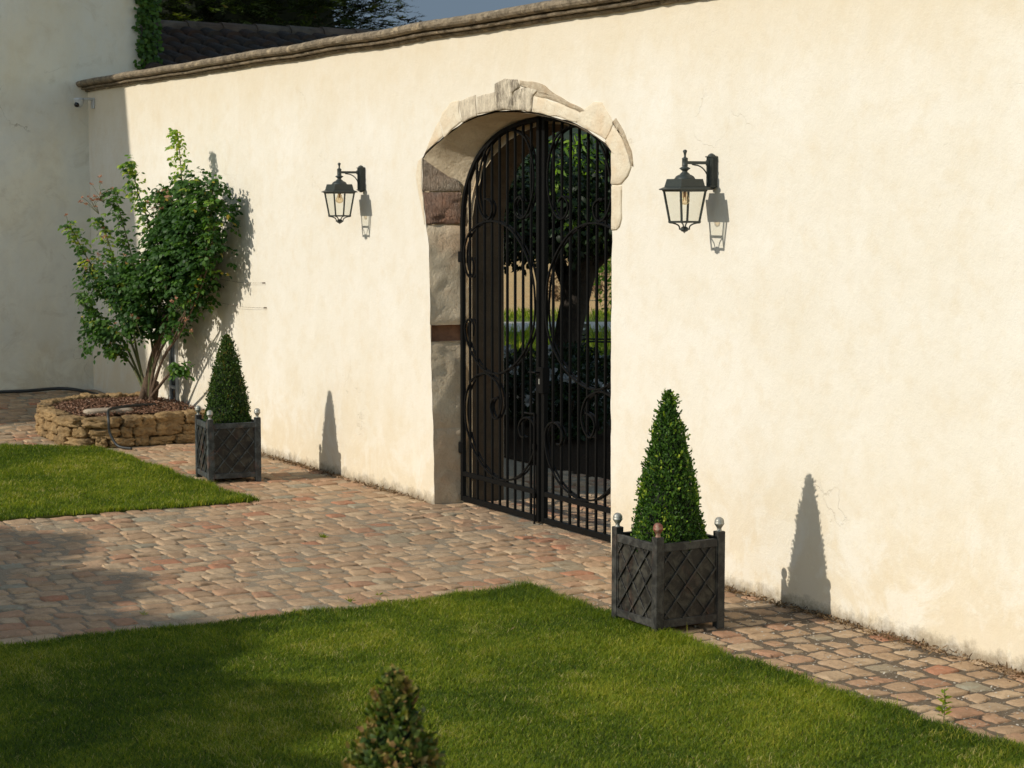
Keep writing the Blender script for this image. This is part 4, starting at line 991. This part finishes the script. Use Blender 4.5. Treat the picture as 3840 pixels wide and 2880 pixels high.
# training wires and eyelets
for (x, z) in ((-4.98, 1.69), (-4.95, 1.45)):
    MB().tube([(x, -.03, z), (x-.5, -.045, z-.015), (x-1.1, -.10, z+.01), (x-1.9, -.25, z-.03)], .0013, 4).build('training_wire', M['bark'])
    o = bpy.data.objects[-1] if False else S.collection.objects[-1]
    tag(o, 'thin rusty training wire fixed to the wall beside the rose, ' + ('upper of the two' if z > 1.6 else 'lower of the two'), 'wire', 'training wires for the rose')
    MB().box(x-.003, x+.003, -.032, 0.001, z-.006, z+.006).build('eyelet', M['bark'], o)

# hoses
def hose(pts, r, label):
    o = MB().tube([tuple(p) for p in catmull(pts, 8)], r, 8).build('hose', M['hose'], None, smooth=True); tag(o, label, 'hose')
hose([(-6.92, -.45, .355), (-6.78, -.75, .37), (-6.60, -1.02, .37), (-6.40, -1.13, .36), (-6.30, -1.16, .28), (-6.29, -1.15, .15), (-6.20, -1.10, .035), (-6.02, -1.02, .022)], .014, 'grey garden hose hanging over the stones of the raised bed')
hose([(-10.30, -3.2, .235), (-10.28, -2.2, .235), (-10.27, -1.4, .24), (-10.22, -.9, .24), (-10.2, -.45, .25), (-9.9, -.22, .22), (-9.4, -.16, .19), (-8.7, -.14, .16)], .02, 'black irrigation hose lying along the foot of the shaded house wall')

# ================================================================== TALL HOUSE ON THE LEFT
house = empty('tall_house', (-13.2, -10, 0), label='tall rendered house whose shaded wall fills the left edge', cat='house')
def wallgrid():
    # shaded wall facing the courtyard, slightly uneven
    v = []; f = []; ys = np.linspace(-24, .66, 110); zs = np.linspace(-.1, 10.6, 50)
    for yv in ys:
        for zv in zs:
            d = mnoise.noise(Vector((yv*.7, zv*.7, 4)))*.02 if -23.9 < yv < .6 else 0
            v.append((2.79+d, yv+10, zv))
    m = len(zs)
    for i in range(len(ys)-1):
        for j in range(m-1): a = i*m+j; f.append((a, a+m, a+m+1, a+1))
    return MB().add(v, f)
wallgrid().build('courtyard_side_wall', M['plaster_shade'], house, smooth=True, fix=False)
MB().box(-2.8, 2.74, -14, 10.66, -.1, 10.55).build('wall', M['plaster_shade'], house)
mb = MB(); mb.prism([(-3.1, 10.56), (2.80, 10.56), (2.80, 10.66), (0, 11.0), (-3.1, 10.66)], -14.2, 10.8); mb.build('roof', M['tile'], house)
# vine on its far corner
n = 2600; z = rng.uniform(3.7, 8, n); a = rng.normal(0, 1, (n, 2))
b = np.stack([-10.39+np.abs(a[:, 0])*.05, .74+np.clip(a[:, 1], -1.8, 1.8)*.075, z], 1)
vroot = empty('wall_vine', (-10.4, .7, 3.7), label='dark green vine climbing the far corner of the shaded house', cat='vine')
b2 = b-np.array([-10.4, .7, 3.7])
leaves('foliage', b2, rdir(n)+np.array([.6, 0, -.6]), rdir(n)*.5+np.array([1, 0, .3]), rng.uniform(.045, .075, n), rng.uniform(.045, .07, n), rng.random(n), M['vine'], vroot)
MB().tube([(0, .02, -3.7), (.02, .0, -1), (.0, .04, 1.5), (.02, 0, 4)], .03, 7, .01).build('stem', M['bark'], vroot)
# security camera
root = empty('security_camera', (-10.19, 0, 3.63), label='white dome security camera under the coping in the wall corner', cat='security camera')
mb = MB(); mb.box(-.045, .045, -.022, -.001, -.06, .065); mb.build('mount', M['whitepaint'], root, bevel=.006)
MB().box(-.04, .04, -.17, -.022, .035, .062).build('arm', M['whitepaint'], root, bevel=.008)
bd = MB().lathe([(.062, .060), (.064, .040), (.058, .030), (.056, .005), (.048, -.025), (.03, -.045), (.008, -.053)], (0, -.18), 20).build('body', M['whitepaint'], root, smooth=True)
bm = bmesh.new(); bmesh.ops.create_uvsphere(bm, u_segments=18, v_segments=10, radius=.032)
for vv in bm.verts: vv.co = Vector((vv.co.x+.025, vv.co.y-.215, vv.co.z-.020))
me = bpy.data.meshes.new('lens'); bm.to_mesh(me); bm.free(); link('lens', me, M['black'], bd, True)

# ================================================================== OUTBUILDING ROOF BEHIND THE WALL
ob = empty('outbuilding', (-13, 4, 0), label='low outbuilding with dark barrel tile roof behind the wall', cat='outbuilding')
MB().box(-2.6, 2.6, -3.1, 1.2, -.05, 3.95).build('wall', M['reveal'], ob)
RZ, PITCHR = 4.80, .27
mb = MB(); mb.add([(0, -3.3, RZ-.06), (0, 1.35, RZ-.06), (3.4, 1.35, RZ-.06-.27*3.4), (3.4, -3.3, RZ-.06-.27*3.4), (-3.2, -3.3, RZ-.06-.27*3.2), (-3.2, 1.35, RZ-.06-.27*3.2)], [(0, 1, 2, 3), (0, 4, 5, 1)]); mb.build('roof_deck', M['tile'], ob, fix=False)
P = []; V = []; fcs = []; cnt = 0; sl = math.atan(.27)
yv = -3.2
while yv < 1.2:
    for r in range(6):
        x0 = 3.4-r*.58+random.uniform(-.01, .01); yo = yv+random.uniform(-.012, .012); tilt = random.uniform(-.01, .012)
        for e, (xx, rad, dz) in enumerate(((x0, .128, .038), (x0-.70, .102, .0+tilt))):
            for k in range(9):
                a = math.pi*k/8; P.append((xx, yo+rad*math.cos(a), RZ-.055-.27*xx+dz+rad*.82*math.sin(a)))
        V += [random.random()]*18; b = cnt*18
        for k in range(8): fcs.append((b+k, b+k+1, b+9+k+1, b+9+k))
        fcs.append(tuple(b+k for k in range(9))); cnt += 1
    yv += .275
mb = MB(); mb.v = P; mb.f = fcs; mb.build('roof_tiles', M['tile'], ob, fix=False, smooth=False)
mb = MB(); yv = -3.3
while yv < 1.2:
    vs = []
    for yy2, rad in ((yv, .17), (yv+.56, .145)):
        for k in range(9): a = math.pi*k/8; vs.append((rad*math.cos(a), yy2, RZ-.02+rad*.8*math.sin(a)))
    mb.add(vs, [(k, k+1, k+10, k+9) for k in range(8)]+[tuple(range(9))]); yv += .50
mb.build('ridge_tiles', stone('ridge_tile', (.13, .112, .092), (.05, .043, .036), (.09, .06, .045), 0, .01, 3), ob, fix=False)

# ================================================================== TREES
def clump_cloud(blobs, n, size, shell=.5, droop=0.0):
    w = np.array([b[3]*b[4]*b[5] for b in blobs])**.67; idx = rng.choice(len(blobs), n, p=w/w.sum()); bl = np.array([b[:6] for b in blobs])[idx]
    u = rdir(n); r = (shell+(1-shell)*rng.random(n))[:, None]
    p = bl[:, :3]+u*bl[:, 3:6]*r
    k = np.array([mnoise.noise(Vector(q)*1.9) for q in p]) > -.30
    return p[k], u[k]
def tree(name, loc, trunk, limbs, blobs, n, size, asp, mat, label, bark=None, shell=.35, group=None, vbias=0.0, core=0):
    root = empty(name, loc, label=label, cat='tree', group=group)
    mb = MB(); mb.tube(catmull(trunk[0], 5), trunk[1], 10, trunk[2]); mb.build('trunk', bark or M['treebark'], root, smooth=True)
    for a in limbs: MB().tube(catmull(a[0], 4), a[1], 7, a[2]).build('limb', bark or M['treebark'], root, smooth=True)
    p, u = clump_cloud(blobs, n, size, shell); m = len(p)
    d = u*.7+rdir(m)*.8+np.array([0, 0, -.3]); nr = u*.4+rdir(m)*.7+np.array([0, 0, .5])
    cl = np.array([mnoise.noise(Vector(q)*2.2) for q in p])
    leaves('crown', p, d, nr, size*rng.uniform(.7, 1.3, m), size*asp*rng.uniform(.7, 1.3, m), np.clip(rng.beta(2, 3, m)+cl*.4+vbias, 0, 1), mat, root)
    if core:  # solid fill added inside the crown so its shadow has no gaps
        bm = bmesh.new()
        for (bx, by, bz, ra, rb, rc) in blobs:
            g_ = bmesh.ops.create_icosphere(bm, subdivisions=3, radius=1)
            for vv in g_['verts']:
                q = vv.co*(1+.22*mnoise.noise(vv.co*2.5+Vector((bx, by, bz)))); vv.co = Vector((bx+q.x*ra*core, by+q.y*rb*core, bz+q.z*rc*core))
        me = bpy.data.meshes.new('solid_foliage_core'); bm.to_mesh(me); bm.free(); link('solid_foliage_core', me, M['core'], root, True)
    return root
# shade trees behind the photographer: their crowns throw the soft edged shadow over the lawn
tid = 0
for (tx, ty, h, rr) in ((-2.7, -14.55, 6.4, 2.4), (-1.0, -14.6, 6.35, 2.4), (.8, -14.65, 6.4, 2.4), (2.5, -14.8, 6.35, 2.4), (4.2, -14.95, 6.35, 2.3)):
    bl = [(0, 0, h-2.4, rr, rr*.8, 2.3), (-1.4, .3, h-2.1, 1.7, 1.4, 1.75), (1.5, -.2, h-2.0, 1.6, 1.4, 1.75), (.3, .6, h-1.7, 1.5, 1.2, 1.55), (-2.2, 0, h-3.0, 1.4, 1.2, 1.8), (2.2, 0, h-3.0, 1.4, 1.2, 1.8)]
    tree('shade_tree', (tx, ty, 0), ([(0, 0, -.1), (.05, 0, 1.4), (0, .05, 3.2)], .22, .13), [([(0, 0, 2), (-1, .2, 3.4), (-1.6, .3, 4.4)], .09, .03), ([(0, 0, 2), (1, -.2, 3.3), (1.7, -.2, 4.4)], .09, .03)], bl, 9000, .16, .8, M['dark'],
         ('leftmost', 'second from the left', 'middle', 'second from the right', 'rightmost')[tid] + ' of the broad trees behind the photographer that shade the lawn', group='shade trees behind the photographer', shell=.2, core=.97); tid += 1
# fig tree beyond the gate with a leaning trunk
fig = [(0, 0, 2.55, 2.1, 2.1, .72), (.8, -.6, 2.35, 1.3, 1.3, .62), (-1.2, .8, 2.5, 1.5, 1.4, .75), (.9, .8, 2.4, 1.3, 1.2, .65), (-.4, -1.1, 2.4, 1.4, 1.2, .75), (1.5, .4, 2.5, 1.0, 1.1, .6), (-.8, -.3, 2.1, 1.2, 1.2, .5)]
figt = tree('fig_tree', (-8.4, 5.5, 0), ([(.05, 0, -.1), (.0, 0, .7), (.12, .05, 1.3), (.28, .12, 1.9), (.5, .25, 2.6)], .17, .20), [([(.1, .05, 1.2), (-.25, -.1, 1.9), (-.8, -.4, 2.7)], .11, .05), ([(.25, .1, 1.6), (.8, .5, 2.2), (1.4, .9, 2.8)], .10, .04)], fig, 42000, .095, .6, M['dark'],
     'dark leafy tree with a leaning trunk seen through the gate', shell=.0)  # near-black leaf colour carries the shade of the crown
for bl_, n_ in (((.62, -.62, 2.98, .35, .35, .22), 25), ((.80, -.35, 3.08, .45, .45, .25), 80), ((.93, -.12, 2.95, .4, .4, .25), 75), ((1.36, -.46, 2.42, .25, .25, .28), 40), ((1.44, -.2, 2.1, .2, .2, .2), 40), ((1.25, -.74, 2.45, .2, .2, .3), 22), ((1.48, -1.1, 2.8, .12, .12, .3), 26), ((-1.0, 1.2, 3.1, 1.0, 1.0, .3), 60)):  # bright leaf colour paints sunlight onto parts of the crown
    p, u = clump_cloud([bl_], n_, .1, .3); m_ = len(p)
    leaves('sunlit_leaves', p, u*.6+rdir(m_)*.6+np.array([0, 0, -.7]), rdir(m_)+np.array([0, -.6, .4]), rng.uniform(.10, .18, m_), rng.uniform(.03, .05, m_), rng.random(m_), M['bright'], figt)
# large cypress behind the outbuilding
def cypress():
    root = empty('cypress_tree', (-19.9, 5.33, 0), label='huge dark feathery cypress rising behind the tiled roof', cat='tree')
    MB().tube([(0, 0, -.1), (0, 0, 4), (.1, 0, 9)], .35, 10, .15).build('trunk', M['treebark'], root, smooth=True)
    B = []; D = []; N_ = []; V = []; L = []
    for i in range(10500):
        z = rng.uniform(2.5, 8.6); a = rng.uniform(0, 2*np.pi); Rr = 2.75*(1-((z-5.5)/7.0)**2)+.25*math.sin(a*3+z); r0 = Rr*rng.uniform(.5, .98)
        if rng.random() < .34: r0 = Rr*rng.uniform(.92, 1.12)
        c = np.array([math.cos(a)*r0, math.sin(a)*r0, z]); dr = np.array([math.cos(a), math.sin(a), rng.uniform(-.15, .45)])+rng.normal(0, .25, 3); dr /= np.linalg.norm(dr)
        sd = np.cross(dr, [0, 0, 1]); sd /= np.linalg.norm(sd)+1e-6; Ls = rng.uniform(.30, .62); vb = np.clip(.42+.9*mnoise.noise(Vector(c)*.9)+rng.normal(0, .1), 0, .92)
        for j in range(18):
            t = j/18; s = (1 if j % 2 else -1); q = c+dr*Ls*t+np.array([0, 0, -.22*t*t*Ls]); dd = dr*.8+sd*s*.75+rng.normal(0, .15, 3)+np.array([0, 0, -.15])
            B.append(q); D.append(dd); N_.append(np.cross(dr, sd)+rng.normal(0, .3, 3)); V.append(vb if rng.random() > .01 else 1); L.append((.13*(1-t)+.05))
    B, D, N_, V, L = map(np.array, (B, D, N_, V, L))
    leaves('crown', B, D, N_, L, L*.22, V, M['cypress'], root, .1)
    MB().lathe([(.3, 1.6), (1.6, 3), (2.1, 5.5), (1.6, 8), (.4, 9.0)], (0, 0), 14).build('solid_foliage_core', M['core'], root, smooth=True)
cypress()

# ---- planting seen through the gate
def bush(name, loc, blobs, n, size, asp, mat, label, cat, flowers=0, fsize=.05, group=None, core=True, fmat='petal'):
    root = empty(name, loc, label=label, cat=cat, group=group)
    p, u = clump_cloud(blobs, n, size, .45); m = len(p); p[:, 2] = np.maximum(p[:, 2], .03)
    leaves('foliage', p, u+rdir(m)*.8, u*.5+rdir(m)*.6+np.array([0, 0, .5]), size*rng.uniform(.7, 1.3, m), size*asp, rng.beta(2, 3, m), mat, root)
    MB().tube([(0, 0, -.05), (.02, 0, .3), (0, .02, blobs[0][2])], .02, 6).build('stem', M['bark'], root)
    if flowers:
        p, u = clump_cloud(blobs, flowers, size, .96); k = (u[:, 2] > -.35); p, u = p[k]+u[k]*.03, u[k]
        B = np.repeat(p, 14, 0)+rng.normal(0, fsize*.3, (len(p)*14, 3)); m = len(B)
        leaves('blossom', B, rdir(m)+np.repeat(u, 14, 0)*.4, rdir(m), fsize, fsize*.8, rng.random(m), M[fmat], root)
    return root
wf = 'white flowering bushes beyond the gate'
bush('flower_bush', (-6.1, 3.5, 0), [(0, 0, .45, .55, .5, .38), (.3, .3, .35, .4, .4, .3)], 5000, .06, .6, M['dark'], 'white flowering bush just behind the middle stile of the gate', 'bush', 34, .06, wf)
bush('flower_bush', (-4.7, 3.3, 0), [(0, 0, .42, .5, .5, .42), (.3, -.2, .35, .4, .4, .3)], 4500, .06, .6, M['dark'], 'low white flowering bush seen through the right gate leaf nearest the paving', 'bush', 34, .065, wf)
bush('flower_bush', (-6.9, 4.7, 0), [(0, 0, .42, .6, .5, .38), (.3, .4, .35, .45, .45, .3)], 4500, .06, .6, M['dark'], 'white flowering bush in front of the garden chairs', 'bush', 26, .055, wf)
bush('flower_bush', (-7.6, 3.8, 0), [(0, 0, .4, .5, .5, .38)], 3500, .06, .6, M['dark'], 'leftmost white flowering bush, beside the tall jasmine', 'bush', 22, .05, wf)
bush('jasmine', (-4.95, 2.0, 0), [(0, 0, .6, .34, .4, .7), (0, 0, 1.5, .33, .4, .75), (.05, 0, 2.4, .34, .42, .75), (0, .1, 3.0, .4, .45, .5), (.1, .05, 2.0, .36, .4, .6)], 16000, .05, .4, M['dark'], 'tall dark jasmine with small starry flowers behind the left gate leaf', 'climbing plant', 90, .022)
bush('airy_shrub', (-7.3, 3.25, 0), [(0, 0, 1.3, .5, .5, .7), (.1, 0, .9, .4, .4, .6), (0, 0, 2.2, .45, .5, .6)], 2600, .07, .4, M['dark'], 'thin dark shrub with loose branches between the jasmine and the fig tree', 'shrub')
bush('sunlit_shrub', (-17.3, 12.2, 0), [(0, 0, 1.5, .7, .8, 1.3), (.3, .3, .8, .7, .7, .6), (.5, .6, 2.6, .8, .8, 1.2)], 5000, .10, .5, M['bright'], 'yellow green sunlit shrub beyond the chairs at the right of the gateway', 'shrub')
for i, (x, y, h) in enumerate(((-27, 19.5, .9), (-31, 20, 1.1), (-36, 24.5, 1.0), (-40, 25, 1.3), (-46, 30, 1.3), (-30, 18.2, .8))):
    bush('field_shrub', (x, y, -.06), [(0, 0, h*.5, h*.35, h*.35, h*.5)], 500, .12, .3, M['straw'] if i % 2 else M['bright'], ['small green sapling', 'dry brown weed clump'][i % 2]+' in the golden field, number %s from the gravel path' % ['one', 'two', 'three', 'four', 'five', 'six'][i], 'shrub', group='small shrubs in the dry field')
# strips of ground beyond the wall, laid square to the view through the gate
def strip(name, d0, d1, z, mat, w=40):
    f2 = Vector((-math.cos(TH), math.sin(TH), 0)); r2 = Vector((math.sin(TH), math.cos(TH), 0)); c = Vector((13, -7.45, 0))
    v = [tuple(c+f2*d+r2*s+Vector((0, 0, z))) for d, s in ((d0, -w*.1), (d0, w*.7), (d1, w*.7), (d1, -w*.25))]
    return tag(MB().add(v, [(0, 1, 2, 3)]).build(name, mat, fix=False), kind='structure')
strip('meadow', 27.5, 43.2, -.030, M['greenstrip'])
strip('gravel_path', 37.9, 41.0, -.020, M['gravel'])
def meadow_grass():
    f2 = np.array([-math.cos(TH), math.sin(TH), 0]); r2 = np.array([math.sin(TH), math.cos(TH), 0]); c = np.array([13, -7.45, -.02])
    n = 16000; d = rng.uniform(27, 43.6, n); s = rng.uniform(-1.5, 5, n); k = (d < 37.8) | (d > 41.1); d, s = d[k], s[k]; n = len(d)
    b = c+f2*d[:, None]+r2*s[:, None]; dd = rdir(n)*.5+np.array([0, 0, 1]); h = rng.uniform(.06, .22, n)
    o = leaves('meadow_grass', b, dd, rdir(n), h, h*.12, np.clip(rng.beta(2.4, 2, n), 0, 1), M['grass'], None); tag(o, 'tall meadow grass on both sides of the pale gravel path', 'grass', kind='stuff')
meadow_grass()
# bare earth just behind the wall
tag(MB().add([(-16, 1.95, .001), (3.0, 1.95, .001), (3.0, 8.5, .001), (-16, 9.5, .001)], [(0, 1, 2, 3)]).build('garden_soil', M['soil'], fix=False), kind='structure')
# garden chairs
def chair(x, y, rz, label):
    root = empty('garden_chair', (x, y, 0), rz, label=label, cat='chair', group='slatted metal garden chairs')
    m = M['chair']
    for k in range(4): MB().box(-.21, .21, .20+k*.012, .212+k*.012, .52+k*.085, .575+k*.085).build('back_slat', m, root)
    for k in range(5): MB().box(-.21, .21, -.20+k*.085, -.14+k*.085, .44, .452).build('seat_slat', m, root)
    for s in (-1, 1):
        MB().tube([(s*.22, .05, 0), (s*.22, .17, .45), (s*.22, .255, .88)], .012, 6).build('back_frame', m, root)
        MB().tube([(s*.22, .16, 0), (s*.22, -.05, .3), (s*.22, -.22, .45)], .012, 6).build('leg', m, root)
        MB().tube([(s*.22, -.2, 0), (s*.22, .0, .3), (s*.22, .1, .44)], .012, 6).build('leg', m, root)
        MB().tube(catmull([(s*.235, -.22, .45), (s*.235, -.25, .58), (s*.235, -.18, .66), (s*.235, .0, .66), (s*.235, .2, .66)], 5), .014, 6).build('armrest', m, root)
    return root
chair(-9.0, 6.35, R(-25), 'dark green slatted garden chair beyond the gate, right of the tree trunk')
chair(-9.9, 6.35, R(-55), 'dark green slatted garden chair directly behind the tree trunk')
# distant wooded hill
v = []; f = []; xs = np.linspace(-1300, 200, 60); 
for i, x in enumerate(xs):
    h = 74+14*math.sin(x*.006)+5*mnoise.noise(Vector((x*.02, 0, 0)))
    v += [(x, 560, -5), (x, 640, h*.75), (x, 760, h+4), (x, 900, h)]
for i in range(len(xs)-1):
    for j in range(3): a = i*4+j; f.append((a, a+4, a+5, a+1))
hl_ = MB().add(v, f).build('hill', M['hill'], fix=True, smooth=True); tag(hl_, kind='structure')

# ================================================================== SMALL THINGS ON THE GROUND
def weed(x, y, h, n, label, mat='rose', tall=False):
    root = empty('weed', (x, y, .0), label=label, cat='weed', group='small weeds in the paving joints')
    a = rng.uniform(0, 6.28, n); t = rng.uniform(.1, 1, n)
    if tall: b = np.stack([rng.normal(0, .006, n), rng.normal(0, .006, n), t*h], 1); d = np.stack([np.cos(a), np.sin(a), np.full(n, .5)], 1)
    else: b = np.stack([np.cos(a)*h*.25*t, np.sin(a)*h*.25*t, h*.15*t], 1); d = np.stack([np.cos(a), np.sin(a), rng.uniform(.3, 1.6, n)], 1)
    leaves('foliage', b, d, rdir(n)+np.array([0, 0, 1]), h*(.3 if tall else .75)*rng.uniform(.6, 1.1, n), h*.10, rng.uniform(.2, .75, n), M['grass'], root)
    if tall: MB().tube([(0, 0, 0), (.004, .003, h*.6), (0, 0, h)], .0025, 5).build('stem', M['greencane'], root)
weed(-.358, -1.48, .06, 26, 'small green weed alone in the middle of the paving before the gate')
weed(1.88, -2.30, .06, 16, 'small weed at the lawn edge below the middle of the paving')
weed(1.78, -2.05, .045, 14, 'tiny weed in the paving joint closest to the near lawn corner')
weed(1.63, -3.55, .045, 14, 'tiny weed at the left of the paving beside the shadow')
weed(5.87, -1.02, .16, 30, 'tall thin weed standing on the paving edge at the lower right', tall=True)
# fallen leaves on the lawn
LV = [(-6.0, -2.2, 'on the farther lawn towards its left edge'), (-4.3, -1.8, 'on the farther lawn near the grey blue planter'), (-3.2, -2.4, 'on the farther lawn near the paving corner'), (3.2, -1.9, 'on the near lawn in front of the rusty finial planter'), (4.4, -2.3, 'on the near lawn above the blurred box cone'), (5.9, -2.5, 'on the near lawn low in the middle'), (6.6, -2.0, 'on the near lawn towards the lower right'), (-.6, -.4, 'on the paving just in front of the gate')]
for i, (x, y, w_) in enumerate(LV):
    o = leaves('fallen_leaf', np.array([[0, 0, 0.]]), np.array([[1, .2, .15]]), np.array([[.1, .2, 1.]]), .036, .018, np.array([random.random()*.5+.3]), M['straw'], None, -.2)
    o.location = (x, y, .034 if y < -1 else .02); o.rotation_euler = (R(random.uniform(-15, 15)), R(random.uniform(-25, 5)), random.uniform(0, 6.28))
    tag(o, 'small dry brown leaf lying '+w_, 'leaf', 'fallen leaves')
# litter drifted along the foot of the wall
n = 9000; x = rng.uniform(-6.3, 9.5, n); k = (x < -1.55) | (x > 1.32); x = x[k]; n = len(x)
dens = np.clip(.45+.9*vnoise(np.stack([x, x*0], 1), 1.7, 2.2)+(x > 3.9)*.3, .05, 1); k = rng.random(n) < dens; x = x[k]; n = len(x)
y = -.012-np.abs(rng.normal(0, .035, n))*(1+.8*(x > 4)); d = rdir(n); d[:, 2] = np.abs(d[:, 2])*.5
o = leaves('leaf_litter', np.stack([x, y, rng.uniform(.0, .022, n)], 1), d, rdir(n), rng.uniform(.012, .045, n), rng.uniform(.003, .012, n), rng.random(n)*.8, M['straw'], None, .1)
tag(o, 'dry brown plant litter drifted along the foot of the courtyard wall', 'litter', kind='stuff')
# loose chips and grit between the cobbles
n = 5200; x = np.concatenate([rng.uniform(2.2, 9.3, 3600), rng.uniform(-6, 2, 1600)]); y = np.concatenate([rng.uniform(-1.15, -.05, 3600), rng.uniform(-4, -.05, 1600)])
b = np.stack([x, y, rng.uniform(.001, .004, n)], 1); k = ~((x > -5.5) & (x < -2.2) & (y < -1.2)); b = b[k]; n = len(b); d = rdir(n); d[:, 2] *= .2
cg = plain('pale_chip', (.50, .45, .37), .9, 0, 20, (.30, .24, .17))
o = leaves('stone_chips', b, d, rdir(n)*.4+np.array([0, 0, 1]), rng.uniform(.006, .020, n), rng.uniform(.005, .014, n), rng.random(n), cg, None, 0)
tag(o, 'pale stone chips scattered in the joints of the paving', 'gravel', kind='stuff')
